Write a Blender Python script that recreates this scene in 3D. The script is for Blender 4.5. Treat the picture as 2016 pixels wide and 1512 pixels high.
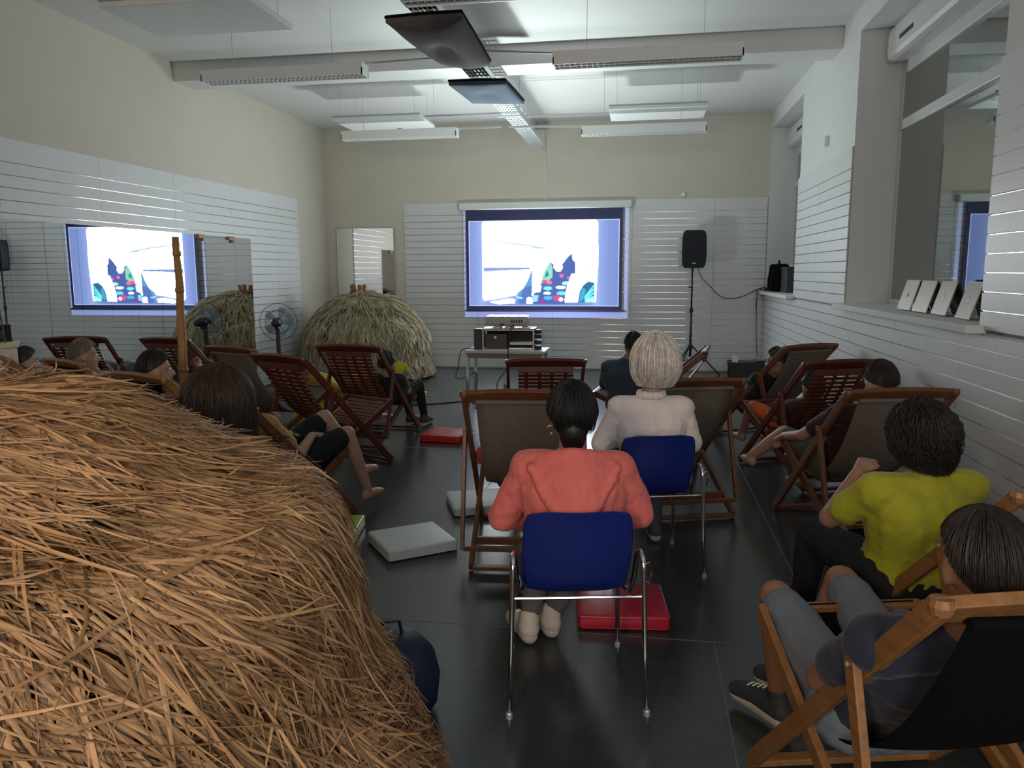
import bpy, bmesh, math, random
import numpy as np
from mathutils import Vector, Matrix, Euler
random.seed(7); rng = np.random.default_rng(7)
SC = bpy.context.scene
for o in list(bpy.data.objects): bpy.data.objects.remove(o)
COL = SC.collection
PI = math.pi
R = math.radians

# ---------------------------------------------------------------- camera
YAW, PITCH, ROLL = R(9.55), R(8.3), R(-0.25)
fw = Vector((-math.sin(YAW)*math.cos(PITCH), math.cos(YAW)*math.cos(PITCH), -math.sin(PITCH)))
rt = Vector((math.cos(YAW), math.sin(YAW), 0)); up = rt.cross(fw)
rt2 = rt*math.cos(ROLL)+up*math.sin(ROLL); up2 = up*math.cos(ROLL)-rt*math.sin(ROLL)
cam_d = bpy.data.cameras.new('camera'); cam = bpy.data.objects.new('camera', cam_d); COL.objects.link(cam)
m = Matrix((rt2, up2, -fw)).transposed().to_4x4(); m.translation = (0, 0, 1.65)
cam.matrix_world = m
cam_d.sensor_fit = 'HORIZONTAL'; cam_d.sensor_width = 36; cam_d.lens = 1512/2016*36
cam_d.clip_start = 0.05; cam_d.clip_end = 60
SC.camera = cam

# ---------------------------------------------------------------- world, exposure, lights
w = bpy.data.worlds.new('world'); SC.world = w; w.use_nodes = True
w.node_tree.nodes['Background'].inputs[0].default_value = (.5, .55, .6, 1)
w.node_tree.nodes['Background'].inputs[1].default_value = .05
vs = SC.view_settings
vs.view_transform = 'Standard'; vs.look = 'None'; vs.exposure = 0.0; vs.gamma = 1.0; vs.use_curve_mapping = False
SCREEN_GAIN = 1.0; WHITE_GAIN = 2.9   # the blown-out whites of the film light the room

def light(name, kind, loc, energy, color, target, **kw):
    l = bpy.data.lights.new(name, kind); l.energy = energy; l.color = color
    for k, v in kw.items(): setattr(l, k, v)
    o = bpy.data.objects.new(name, l); COL.objects.link(o); o.location = loc
    o.rotation_euler = (Vector(target)-Vector(loc)).to_track_quat('-Z', 'Y').to_euler()
    return o
# warm lamp in the rear of the room, behind the photographer
light('rear_lamp', 'AREA', (-1.0, -1.9, 2.5), 62, (1.0, .74, .50), (-1.2, 2.2, .6), shape='DISK', size=.5)
# soft fill light added at the rear to brighten backs; no doorway there
light('rear_fill_light', 'AREA', (.85, -2.7, 2.3), 80, (.97, .96, 1.0), (-1.2, 6, .8), shape='RECTANGLE', size=1.8, size_y=1.6)
# projector: glare that leaves its vents and box upward, and the beam toward the screen
light('projector_glare', 'SPOT', (-1.60, 9.30, 1.19), 220, (.86, 1.0, .97), (-1.15, 8.0, 4.1), spot_size=R(70), spot_blend=1.0, shadow_soft_size=.06)
light('projector_spill', 'AREA', (-1.63, 9.42, 1.122), 84, (.90, 1.0, .97), (-1.63, 9.421, 4), shape='RECTANGLE', size=.46, size_y=.30)
pb = light('projector_beam', 'SPOT', (-1.62, 9.75, 1.05), 420, (.35, .42, 1.0), (-1.62, 13.0, 1.05), spot_size=R(84), spot_blend=0, shadow_soft_size=.01)
L = pb.data; L.use_nodes = True; nt = L.node_tree; em = nt.nodes['Emission']
tc = nt.nodes.new('ShaderNodeTexCoord'); sp = nt.nodes.new('ShaderNodeSeparateXYZ'); nt.links.new(tc.outputs['Normal'], sp.inputs[0])
def mth(nt, op, a, b=None):
    n = nt.nodes.new('ShaderNodeMath'); n.operation = op
    for i, v in enumerate((a, b)):
        if v is None: continue
        if isinstance(v, (int, float)): n.inputs[i].default_value = v
        else: nt.links.new(v, n.inputs[i])
    return n.outputs[0]
az = mth(nt, 'ABSOLUTE', sp.outputs['Z'])
gx = mth(nt, 'ABSOLUTE', mth(nt, 'DIVIDE', sp.outputs['X'], az)); gy = mth(nt, 'DIVIDE', sp.outputs['Y'], az)
mask = mth(nt, 'MULTIPLY', mth(nt, 'LESS_THAN', gx, 1.40/3.25), mth(nt, 'MULTIPLY', mth(nt, 'LESS_THAN', gy, 1.69/3.25), mth(nt, 'GREATER_THAN', gy, -.17/3.25)))
nt.links.new(mask, em.inputs['Strength'])

# ---------------------------------------------------------------- materials
MATS = {}
def mat(name, col, rough=.5, metal=0, spec=.5, nscale=0, namt=0, bump=0, bscale=60, col2=None, island=0, stretch=None, sheen=0, coat=0):
    if name in MATS: return MATS[name]
    m = bpy.data.materials.new(name); m.use_nodes = True; nt = m.node_tree; N = nt.nodes; K = nt.links
    b = N['Principled BSDF']
    b.inputs['Base Color'].default_value = (*col, 1); b.inputs['Roughness'].default_value = rough
    b.inputs['Metallic'].default_value = metal; b.inputs['Specular IOR Level'].default_value = spec
    if sheen: b.inputs['Sheen Weight'].default_value = sheen
    if coat: b.inputs['Coat Weight'].default_value = coat; b.inputs['Coat Roughness'].default_value = .15
    tc = None
    if namt or bump:
        tc = N.new('ShaderNodeTexCoord'); mp = N.new('ShaderNodeMapping'); K.new(tc.outputs['Object'], mp.inputs[0])
        if stretch: mp.inputs['Scale'].default_value = stretch
    if namt:
        n = N.new('ShaderNodeTexNoise'); n.inputs['Scale'].default_value = nscale; n.inputs['Detail'].default_value = 6; K.new(mp.outputs[0], n.inputs['Vector'])
        rmp = N.new('ShaderNodeValToRGB'); K.new(n.outputs['Fac'], rmp.inputs[0])
        c2 = col2 or tuple(c*(1-namt) for c in col)
        rmp.color_ramp.elements[0].position = .3; rmp.color_ramp.elements[0].color = (*c2, 1)
        rmp.color_ramp.elements[1].position = .7; rmp.color_ramp.elements[1].color = (*col, 1)
        K.new(rmp.outputs[0], b.inputs['Base Color'])
    if island:
        g = N.new('ShaderNodeNewGeometry'); hs = N.new('ShaderNodeHueSaturation')
        mr = N.new('ShaderNodeMapRange'); mr.inputs[3].default_value = 1-island; mr.inputs[4].default_value = 1+island
        K.new(g.outputs['Random Per Island'], mr.inputs[0]); K.new(mr.outputs[0], hs.inputs['Value'])
        if namt: K.new(rmp.outputs[0], hs.inputs['Color'])
        else: hs.inputs['Color'].default_value = (*col, 1)
        K.new(hs.outputs[0], b.inputs['Base Color'])
    if bump:
        n2 = N.new('ShaderNodeTexNoise'); n2.inputs['Scale'].default_value = bscale; n2.inputs['Detail'].default_value = 5; K.new(mp.outputs[0], n2.inputs['Vector'])
        bp = N.new('ShaderNodeBump'); bp.inputs['Strength'].default_value = bump; bp.inputs['Distance'].default_value = .01
        K.new(n2.outputs['Fac'], bp.inputs['Height']); K.new(bp.outputs[0], b.inputs['Normal'])
    MATS[name] = m
    return m
M_cream = mat('cream_plaster', (.60, .565, .49), .85, nscale=3, namt=.04, bump=.15, bscale=90)
M_white = mat('white_paint', (.66, .68, .68), .7, nscale=4, namt=.04, bump=.08, bscale=80)
M_ceil = mat('ceiling_paint', (.66, .67, .665), .6, nscale=2, namt=.04)
M_slat = mat('white_slat_board', (.66, .68, .70), .42, nscale=3, namt=.03)
M_groove = mat('groove_aluminium', (.60, .61, .62), .10, metal=1)
M_floor = mat('dark_vinyl_floor', (.036, .043, .045), .24, spec=.5, nscale=5, namt=.35, bump=.03, bscale=12)
M_seam = mat('floor_weld_seam', (.12, .13, .13), .5)
M_frame = mat('white_window_frame', (.62, .63, .63), .35)
M_shut = mat('grey_roller_shutter', (.32, .335, .315), .5)
M_metalw = mat('white_metal', (.72, .75, .74), .35)
M_galv = mat('galvanised_tray', (.62, .68, .68), .32, metal=.6)
M_dark = mat('dark_gap', (.02, .02, .022), .6)
M_black = mat('black_plastic', (.012, .013, .016), .45)
M_blackc = mat('black_cloth', (.003, .003, .005), .95, spec=.2, bump=.3, bscale=120)
M_chrome = mat('chrome', (.80, .78, .76), .08, metal=1)
M_steel = mat('grey_steel', (.42, .47, .49), .35, metal=.5)
M_mirror = mat('mirror_silver', (.84, .86, .86), .0, metal=1)
M_honey_lit = mat('honey_lit_wood', (.30, .145, .05), .42, nscale=9, namt=.35, stretch=(6, 1, 6), bump=.08, bscale=30)  # chair wood with the warm rear light put into its orange colour
M_brown = mat('brown_wood', (.17, .062, .026), .42, nscale=9, namt=.35, stretch=(6, 1, 6), bump=.08, bscale=30)
M_mahog = mat('mahogany_wood', (.115, .026, .017), .34, nscale=9, namt=.35, stretch=(6, 1, 6))
M_sling = mat('taupe_canvas', (.155, .13, .11), .9, nscale=30, namt=.15, bump=.25, bscale=260)
M_slingb = mat('black_canvas', (.0025, .0025, .004), .95, spec=.15, bump=.2, bscale=200)
M_blue = mat('blue_polypropylene', (.004, .015, .15), .5, bump=.12, bscale=300)
M_straw = mat('straw', (.46, .285, .14), .62, nscale=7, namt=.5, col2=(.27, .145, .065), island=.45)
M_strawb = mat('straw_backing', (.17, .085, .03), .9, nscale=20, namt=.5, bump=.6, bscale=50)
M_straw2 = mat('grey_green_straw', (.40, .36, .24), .7, nscale=7, namt=.4, col2=(.24, .19, .10), island=.4)
M_wcush = mat('off_white_vinyl', (.52, .56, .53), .45, bump=.1, bscale=30)
M_gcush = mat('lime_green_vinyl', (.27, .38, .045), .4, bump=.1, bscale=30)
M_rcush = mat('red_vinyl', (.42, .018, .02), .35, bump=.1, bscale=30)
M_redt = mat('burgundy_red_vinyl', (.36, .01, .03), .35)

# ---------------------------------------------------------------- mesh helpers
def link(name, me, parent=None, m=None, smooth=False):
    o = bpy.data.objects.new(name, me); COL.objects.link(o)
    if parent: o.parent = parent
    if m: me.materials.append(m) if not me.materials else None
    if smooth: me.polygons.foreach_set('use_smooth', [True]*len(me.polygons))
    return o
def tag(o, label=None, cat=None, group=None, kind=None):
    if label: o['label'] = label
    if cat: o['category'] = cat
    if group: o['group'] = group
    if kind: o['kind'] = kind
    return o
def empty(name, loc=(0, 0, 0), rz=0, label=None, cat=None, group=None):
    o = bpy.data.objects.new(name, None); COL.objects.link(o); o.location = loc; o.rotation_euler = (0, 0, rz)
    o.empty_display_size = .1
    return tag(o, label, cat, group)
class MB:
    def __init__(s): s.v = []; s.f = []
    def add(s, vs_, fs): n = len(s.v); s.v += [tuple(v) for v in vs_]; s.f += [tuple(i+n for i in f) for f in fs]; return s
    def box(s, a, b):
        x0, y0, z0 = a; x1, y1, z1 = b
        return s.add([(x0,y0,z0),(x1,y0,z0),(x1,y1,z0),(x0,y1,z0),(x0,y0,z1),(x1,y0,z1),(x1,y1,z1),(x0,y1,z1)],
                     [(0,3,2,1),(4,5,6,7),(0,1,5,4),(1,2,6,5),(2,3,7,6),(3,0,4,7)])
    def beam(s, p, q, w, h, upv=(0, 0, 1)):
        p = Vector(p); q = Vector(q); d = (q-p).normalized(); u = Vector(upv)
        sd = d.cross(u).normalized(); u = sd.cross(d).normalized()
        vs_ = []
        for c in (p, q):
            for a, b in ((-1,-1),(1,-1),(1,1),(-1,1)): vs_.append(c+sd*a*w/2+u*b*h/2)
        return s.add(vs_, [(3,2,1,0),(4,5,6,7),(0,1,5,4),(1,2,6,5),(2,3,7,6),(3,0,4,7)])
    def tube(s, pts, r, n=8, caps=True):
        pts = [Vector(p) for p in pts]; N = len(pts); rr = r if hasattr(r, '__len__') else [r]*N
        rings = []; ref = None
        for i, p in enumerate(pts):
            d = (pts[min(i+1, N-1)]-pts[max(i-1, 0)]).normalized()
            if ref is None: ref = Vector((0, 0, 1)) if abs(d.z) < .9 else Vector((1, 0, 0))
            a = d.cross(ref).normalized(); b = a.cross(d).normalized(); ref = b
            rings.append([p+(a*math.cos(2*PI*k/n)+b*math.sin(2*PI*k/n))*rr[i] for k in range(n)])
        vs_ = [v for rg in rings for v in rg]; fs = []
        for i in range(N-1):
            for k in range(n): fs.append((i*n+k, i*n+(k+1)%n, (i+1)*n+(k+1)%n, (i+1)*n+k))
        if caps: fs += [tuple(range(n))[::-1], tuple((N-1)*n+k for k in range(n))]
        return s.add(vs_, fs)
    def lathe(s, prof, n=24, c=(0, 0, 0), axis='z'):
        vs_ = []; fs = []
        for r_, z in prof:
            for k in range(n):
                a = 2*PI*k/n; x, y = r_*math.cos(a), r_*math.sin(a)
                vs_.append((c[0]+x, c[1]+y, c[2]+z) if axis == 'z' else (c[0]+x, c[1]+z, c[2]+y))
        for i in range(len(prof)-1):
            for k in range(n): fs.append((i*n+k, i*n+(k+1)%n, (i+1)*n+(k+1)%n, (i+1)*n+k))
        fs += [tuple(range(n))[::-1], tuple((len(prof)-1)*n+k for k in range(n))]
        return s.add(vs_, fs)
    def mesh(s, name, m=None):
        me = bpy.data.meshes.new(name); me.from_pydata(s.v, [], s.f); me.update()
        bm = bmesh.new(); bm.from_mesh(me); bmesh.ops.recalc_face_normals(bm, faces=bm.faces); bm.to_mesh(me); bm.free()
        if m: me.materials.append(m)
        return me
    def build(s, name, m, parent=None, bevel=0, smooth=False, seg=2):
        me = s.mesh(name, m)
        if bevel:
            bm = bmesh.new(); bm.from_mesh(me)
            bmesh.ops.bevel(bm, geom=bm.edges[:], offset=bevel, segments=seg, affect='EDGES', profile=.5, clamp_overlap=True)
            bm.to_mesh(me); bm.free()
        return link(name, me, parent, smooth=smooth or bool(bevel and seg > 2))
def structure(o): o['kind'] = 'structure'; return o

# ---------------------------------------------------------------- room shell
XL, XR, YB, YR, ZC = -5.45, 1.96, 13.0, -3.0, 4.08
structure(MB().box((XL-.1, YR, -.1), (XR+.6, YB+.1, 0)).build('floor', M_floor))
fo = bpy.data.objects['floor']
for x0, y0, x1, y1 in ((XL, 3.35, XR, 3.35), (XL, 6.9, XR, 6.9), (XL, 10.4, XR, 10.4), (-1.15, 3.35, -1.15, 13), (.35, YR, .35, 3.35), (-3.0, 3.35, -3.0, 10.4), (.85, 3.35, .85, 13)):
    MB().beam((x0, y0, .0), (x1, y1, .0), .006, .002).build('weld_seam', M_seam, fo)
wl = structure(MB().box((XL-.2, YR, 0), (XL, YB, ZC)).build('wall_left', M_cream))
wb = structure(MB().box((XL-.2, YB, 0), (XR+.6, YB+.2, ZC)).build('wall_back', M_cream))
wrr = structure(MB().box((XL-.2, YR-.2, 0), (XR+.6, YR, ZC)).build('wall_rear', M_cream))
structure(MB().box((XL-.2, YR-.2, ZC), (XR+.6, YB+.2, ZC+.15)).build('ceiling', M_ceil))
# right wall with two window niches
ND = .40
N1 = (10.52, 12.95); N2 = (4.86, 7.95); ZS, ZT = 1.29, 3.85
b = MB()
b.box((XR, YR, 0), (XR+.6, YB, ZS)); b.box((XR, YR, ZT), (XR+.6, YB, ZC))
for y0, y1 in ((YR, N2[0]), (N2[1], N1[0]), (N1[1], YB)): b.box((XR, y0, ZS), (XR+.6, y1, ZT))
b.box((XR+.55, N2[0], ZS), (XR+.6, N2[1], ZT)); b.box((XR+.55, N1[0], ZS), (XR+.6, N1[1], ZT))
wr = structure(b.build('wall_right', M_white))
# ceiling beam
structure(MB().box((XL, 8.62, 3.87), (XR, 9.05, ZC)).build('trim_1', M_ceil)) ; bpy.data.objects['trim_1']['label'] = 'white concrete beam crossing the ceiling'
structure(MB().box((XL, 1.0, 3.87), (XR, 1.45, ZC)).build('trim_2', M_ceil)); bpy.data.objects['trim_2']['label'] = 'second white ceiling beam overhead near the rear'
# window niches: frames, panes, shutter, sill
M_glass = bpy.data.materials.new('window_glass'); M_glass.use_nodes = True
nt = M_glass.node_tree; nt.nodes.clear()
out = nt.nodes.new('ShaderNodeOutputMaterial'); mx = nt.nodes.new('ShaderNodeMixShader'); tr = nt.nodes.new('ShaderNodeBsdfTransparent'); gl = nt.nodes.new('ShaderNodeBsdfGlossy')
tr.inputs[0].default_value = (.75, .8, .77, 1); gl.inputs['Roughness'].default_value = .01; gl.inputs[0].default_value = (.9, .95, .93, 1)
fr = nt.nodes.new('ShaderNodeFresnel'); fr.inputs['IOR'].default_value = 1.75
sc_ = nt.nodes.new('ShaderNodeMath'); sc_.operation = 'MULTIPLY_ADD'; sc_.inputs[1].default_value = 1.0; sc_.inputs[2].default_value = .28; sc_.use_clamp = True
nt.links.new(fr.outputs[0], sc_.inputs[0]); nt.links.new(sc_.outputs[0], mx.inputs[0]); nt.links.new(tr.outputs[0], mx.inputs[1]); nt.links.new(gl.outputs[0], mx.inputs[2]); nt.links.new(mx.outputs[0], out.inputs[0])
for n, (y0, y1) in enumerate((N2, N1), 1):
    xf = XR+ND-.02
    f = MB()
    f.box((xf, y0, ZS), (xf+.06, y0+.07, ZT)); f.box((xf, y1-.07, ZS), (xf+.06, y1, ZT))
    f.box((xf, y0+.07, ZS), (xf+.06, y1-.07, ZS+.09)); f.box((xf, y0+.07, ZT-.42), (xf+.06, y1-.07, ZT-.3))
    win = structure(f.build('window_%d' % n, M_frame, bevel=.006, seg=2))
    t = MB().box((xf-.012, y0+.07, 2.93), (xf+.06, y1-.07, 3.02)).build('transom', M_frame, win, bevel=.006)
    for z0, z1 in ((ZS+.09, 2.93), (3.02, ZT-.42)):
        pn = MB().box((0, -(y1-y0)/2+.07, z0), (.006, (y1-y0)/2-.07, z1)).build('pane', M_glass, win); pn.location = (xf+.03, (y0+y1)/2, 0); pn.rotation_euler = (0, 0, R(.8))
    for k in range(40):
        z = ZS+.06+k*.054
        if z > ZT-.35: break
        MB().box((xf+.10, y0+.02, z), (xf+.115, y1-.02, z+.050)).build('shutter_slat', M_shut, win)
    # rounded shutter box
    prof = [(0, .30), (-.17, .30), (-.21, .27), (-.22, .22), (-.22, .05), (-.205, .015), (-.17, 0), (0, 0)]
    vs_ = []; fs = []
    for y in (y0+.01, y1-.01):
        for px_, pz_ in prof: vs_.append((xf+.06+px_, y, ZT-.31+pz_))
    k_ = len(prof)
    for i in range(k_): fs.append((i, (i+1) % k_, k_+(i+1) % k_, k_+i))
    fs += [tuple(range(k_)), tuple(range(k_, 2*k_))]
    sb = MB().add(vs_, fs).build('shutter_box', M_frame, win)
    for yy in ([y1-.75, y0+.5] if n == 1 else [y1-1.2, y0+.35]):
        MB().box((xf+.06-.224, yy, ZT-.20), (xf+.06-.219, yy+.34, ZT-.165)).build('vent_slot', M_dark, sb)
    s = MB().box((XR-.12, y0-.06, ZS-.005), (xf+.01, y1+.04, ZS+.045)).build('sill', M_white, win, bevel=.006)
# slat wall boards: planks over an aluminium backing
PITCH_S = .1086; GAP = .0085
def plank_mesh(length):
    h = PITCH_S-GAP
    return MB().box((0, -.014, 0), (length-.004, 0, h)).mesh('plank', M_slat)
def slat_zone(parent, origin, direction, segs, z0, rows, top, name='plank'):
    """origin (x,y), direction unit along wall; boards stand .014 proud, backing .004"""
    ang = math.atan2(direction[1], direction[0])
    for s0, s1 in segs:
        me = plank_mesh(s1-s0)
        for r_ in range(rows):
            o = bpy.data.objects.new(name, me); COL.objects.link(o); o.parent = parent
            o.location = (origin[0]+direction[0]*s0, origin[1]+direction[1]*s0, z0+r_*PITCH_S+GAP)
            o.rotation_euler = (0, 0, ang)
        if top:
            a = MB().box((0, -.014, 0), (s1-s0-.004, 0, top)).build('top_board', M_slat, parent)
            a.location = (origin[0]+direction[0]*s0, origin[1]+direction[1]*s0, z0+rows*PITCH_S+GAP); a.rotation_euler = (0, 0, ang)
M_back = mat('groove_shadow', (.22, .225, .23), .8)
def backing(parent, a, b_, zs_=None):
    MB().box(a, b_).build('groove_backing', M_back, parent)
    # rounded aluminium trim in every groove
    g = MB(); along_x = (b_[0]-a[0]) > (b_[1]-a[1])
    z = Z0 + PITCH_S*math.ceil((a[2]-Z0)/PITCH_S)
    while z < b_[2]-.02:
        zc = z+GAP/2
        if zc > a[2]+.02:
            n_ = 6; vs_ = []; hh = GAP/2+.0008; Rr = hh/math.sin(R(16))
            for k in range(n_+1):
                a_ = R(-16+32*k/n_); dz = Rr*math.sin(a_); bulge = .0012+Rr*(math.cos(a_)-math.cos(R(16)))
                for e in (0, 1):
                    if along_x: vs_.append(((a[0], b_[0])[e], a[1]-bulge, zc+dz))
                    elif b_[0] > 0: vs_.append((a[0]-bulge, (a[1], b_[1])[e], zc+dz))
                    else: vs_.append((b_[0]+bulge, (a[1], b_[1])[e], zc+dz))
            g.add(vs_, [(2*k, 2*k+1, 2*k+3, 2*k+2) for k in range(n_)])
        z += PITCH_S
    return g.build('groove_trim', M_groove, parent, smooth=True)
Z0 = .216
J = lambda y0, y1, step, ph: [y0]+[y for y in np.arange(ph, y1, step) if y > y0+.05 and y < y1-.05]+[y1]
segsof = lambda l: list(zip(l[:-1], l[1:]))
# left wall (faces +X: direction must be -Y so boards' -y side faces +X): origin at y=0
lj = J(1.8, 11.77, 1.27, .84)
slat_zone(wl, (XL+.004, 0), (0, 1), [], Z0, 0, 0)
def slat_left():
    ang = PI/2
    for s0, s1 in segsof(lj):
        me = plank_mesh(s1-s0)
        for r_ in range(22):
            o = bpy.data.objects.new('plank', me); COL.objects.link(o); o.parent = wl
            o.location = (XL+.004, s0, Z0+r_*PITCH_S+GAP); o.rotation_euler = (0, 0, ang)
        for zz, hh in ((Z0+22*PITCH_S+GAP, .20), (.02, Z0-.02)):
            a = MB().box((0, -.014, 0), (s1-s0-.004, 0, hh)).build('edge_board', M_slat, wl); a.location = (XL+.004, s0, zz); a.rotation_euler = (0, 0, ang)
slat_left(); backing(wl, (XL, lj[0], .02), (XL+.005, lj[-1], 2.8))
# back wall: faces -Y
def slat_back():
    bj = [-4.05, -2.77, -1.486, -.172, 1.139, 1.95]
    for s0, s1 in segsof(bj):
        me = plank_mesh(s1-s0)
        for r_ in range(22):
            o = bpy.data.objects.new('plank', me); COL.objects.link(o); o.parent = wb
            o.location = (s0, YB-.004, Z0+r_*PITCH_S+GAP)
        for zz, hh in ((Z0+22*PITCH_S+GAP, .20), (.02, Z0-.02)):
            a = MB().box((0, -.014, 0), (s1-s0-.004, 0, hh)).build('edge_board', M_slat, wb); a.location = (s0, YB-.004, zz)
    backing(wb, (-4.05, YB-.005, .02), (1.95, YB, 2.8))
slat_back()
# right wall: faces -X
def slat_right():
    ang = -PI/2
    def zone(ys, rows, zb, extra):
        for s0, s1 in segsof(ys):
            me = plank_mesh(s1-s0)
            for r_ in range(rows):
                o = bpy.data.objects.new('plank', me); COL.objects.link(o); o.parent = wr
                o.location = (XR-.004, s1, zb+r_*PITCH_S+GAP); o.rotation_euler = (0, 0, ang)
            for zz, hh in extra:
                a = MB().box((0, -.014, 0), (s1-s0-.004, 0, hh)).build('edge_board', M_slat, wr); a.location = (XR-.004, s1, zz); a.rotation_euler = (0, 0, ang)
    full = [1.0, 2.5, 3.8, 5.11, 6.38, 7.66, 8.95, 10.24, 11.5, 12.95]
    zone(full, 9, Z0, [(.02, Z0-.02), (Z0+9*PITCH_S+GAP, ZS-.012-(Z0+9*PITCH_S+GAP))])
    zt = Z0+10*PITCH_S
    for ys in ([1.0, 2.5, 3.8, N2[0]], [N2[1], 9.3, N1[0]]):
        zone(ys, 12, zt, [(Z0+22*PITCH_S+GAP, .20)])
        backing(wr, (XR-.005, ys[0], ZS), (XR, ys[-1], 2.8))
    backing(wr, (XR-.005, 1.0, .02), (XR, 12.95, ZS-.02))
slat_right()
# mirror panes on the left wall and wooden mirror clips
mir = empty('wall_mirror', (XL+.022, 0, 0), 0, 'long wall mirror of tall panes on the left slatted wall, reflecting the screen', 'mirror')
y = 10.19; k = 0
while y > 4.4:
    wd = .425
    p = MB().box((0, 0, 0), (.005, wd-.003, 2.0)).build('mirror_pane', M_mirror, mir)
    p.location = (0, y-wd, .125 + (.012 if k % 3 == 1 else 0)*0); p.rotation_euler = (0, 0, R([0, .12, -.08, .05, -.1, .1, 0, -.06][k % 8]))
    y -= wd; k += 1
for yy in (8.86, 9.57):
    MB().box((0, yy, 2.085), (.035, yy+.13, 2.13)).build('wooden_clip', M_honey_lit, mir)
    MB().box((.006, yy+.09, 2.05), (.035, yy+.13, 2.085)).build('wooden_clip', M_honey_lit, mir)
# mirror standing against the back wall
bm_ = empty('corner_mirror', (-5.27, YB-.03, 0), 0, 'tall narrow mirror on the back wall left of the slats, above the straw dome', 'mirror')
MB().box((0, 0, .55), (1.02, .02, 2.41)).build('mirror_pane', M_mirror, bm_)
for a, b_ in (((-.012, -.004, .54), (0, .024, 2.42)), ((1.02, -.004, .54), (1.035, .024, 2.42)), ((0, -.004, 2.41), (1.02, .024, 2.42))): MB().box(a, b_).build('mirror_edge', M_steel, bm_)

# ---------------------------------------------------------------- projection screen
def raster():
    W_, H_ = 360, 206
    X, Y = np.meshgrid(np.linspace(597, 1803, W_), np.linspace(262, 950, H_))
    img = np.zeros((H_, W_, 3)); 
    lav = np.array([.22, .30, .66]); img[:] = lav
    # optical glow of the blown picture onto the side bars
    cx = np.minimum(np.abs(X-708), np.abs(X-1632)); gl = np.exp(-cx/60.)
    img += gl[..., None]*np.array([.16, .22, .34])
    def poly(pts, col, a=1.0):
        inside = np.zeros(X.shape, bool); n = len(pts)
        for i in range(n):
            x1, y1 = pts[i]; x2, y2 = pts[(i+1) % n]
            c = ((y1 > Y) != (y2 > Y)) & (X < (x2-x1)*(Y-y1)/((y2-y1) if y2 != y1 else 1e-6)+x1); inside ^= c
        img[inside] = img[inside]*(1-a)+np.array(col)*a
    Wt = (5.2*WHITE_GAIN, 5.6*WHITE_GAIN, 5.7*WHITE_GAIN)
    poly([(722,268),(1620,268),(1634,290),(1636,620),(1620,916),(730,916),(710,890),(708,285)], Wt)
    ind = (.10, .17, .50); teal = (.05, .34, .52); lt = (.75, 1.1, 1.15); green = (.35, .85, .62)
    poly([(712,405),(1000,440),(1230,478),(1225,492),(1110,478),(712,416)], (.62, .86, .90))
    poly([(1115,470),(1225,478),(1222,494),(1120,488)], (.50, .78, .70))
    poly([(712,632),(1100,634),(1096,656),(900,662),(712,675)], (.30, .42, .85))
    poly([(724,905),(850,885),(980,858),(1010,840),(1015,916),(724,916)], (.32, .45, .95))
    poly([(760,918),(930,886),(990,900),(1000,925),(840,935)], (3., 3.2, 3.6))
    # left arm
    poly([(1112,640),(1118,700),(1112,930),(960,926),(1000,868),(985,845),(1040,800),(1075,740)], (.16, .42, .78))
    poly([(1050,800),(1108,780),(1110,930),(1000,926),(1010,880)], (.12, .22, .62))
    poly([(980,868),(1040,880),(1030,892),(985,884)], (.5, .95, 1.1))
    # body
    poly([(1255,590),(1215,655),(1190,740),(1160,800),(1110,870),(1112,932),(1375,932),(1385,840),(1405,760),(1430,690),(1462,690),(1462,600),(1432,520),(1395,555),(1345,620),(1285,610)], ind)
    poly([(1258,590),(1278,640),(1276,720),(1240,745),(1205,740),(1190,770),(1175,790),(1185,740),(1212,660)], green)
    poly([(1235,660),(1250,700),(1215,722),(1222,690)], (.03, .28, .45))
    poly([(1130,650),(1215,650),(1190,740),(1170,780),(1118,790)], lt, .8)
    poly([(1120,790),(1190,782),(1180,835),(1118,842)], (1.6, 2.2, 1.9), .8)
    poly([(1116,860),(1165,862),(1155,912),(1114,915)], (.35, .9, 1.1))
    poly([(1068,890),(1085,876),(1112,884),(1116,928),(1070,930)], (5, 5.2, 5.2))
    # shirt dots
    for x, y_, rx, ry, c in ((1215,750,22,14,(1.6,.10,.35)),(1252,758,22,14,(2.2,.25,.4)),(1350,705,16,13,(1.9,.2,.45)),(1408,722,14,10,(1.8,.15,.5)),
                             (1240,805,36,15,(.25,1.1,1.2)),(1235,845,30,10,(2.6,2.2,2.8)),(1243,882,36,16,(.10,.62,1.0)),(1345,798,40,12,(3.,2.6,2.9)),
                             (1350,845,40,15,(.22,.95,1.1)),(1315,885,26,20,(2.2,.08,.30)),(1345,895,18,16,(3.2,1.2,1.6)),(1385,765,32,14,(.6,1.3,1.3)),(1195,912,40,10,(.5,.05,.45))):
        e = ((X-x)/rx)**2+((Y-y_)/ry)**2 < 1; img[e] = c
    # chin, neck
    poly([(1290,600),(1345,600),(1360,640),(1340,670),(1310,668),(1288,640)], (4.6, 5, 5))
    poly([(1432,530),(1460,540),(1462,600),(1440,580)], (4.2, 4.6, 5))
    poly([(1378,395),(1392,410),(1420,462),(1405,460)], (.40, .42, .75)); poly([(1450,480),(1468,470),(1462,500),(1450,503)], (1.6, 1.2, 1.8))
    poly([(1575,628),(1605,625),(1603,642),(1580,640)], (.3, .5, .75))
    # right lapel and jacket
    poly([(1430,690),(1462,690),(1500,760),(1480,860),(1450,918),(1378,918),(1395,790)], (3.6, 4.2, 3.6))
    poly([(1395,835),(1450,872),(1446,880),(1393,845)], (.35, .6, .5)); poly([(1500,790),(1450,915),(1443,912),(1492,790)], (.3, .5, .5))
    poly([(1560,748),(1616,758),(1618,918),(1478,918),(1492,830),(1520,780)], (.04, .20, .40))
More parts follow.
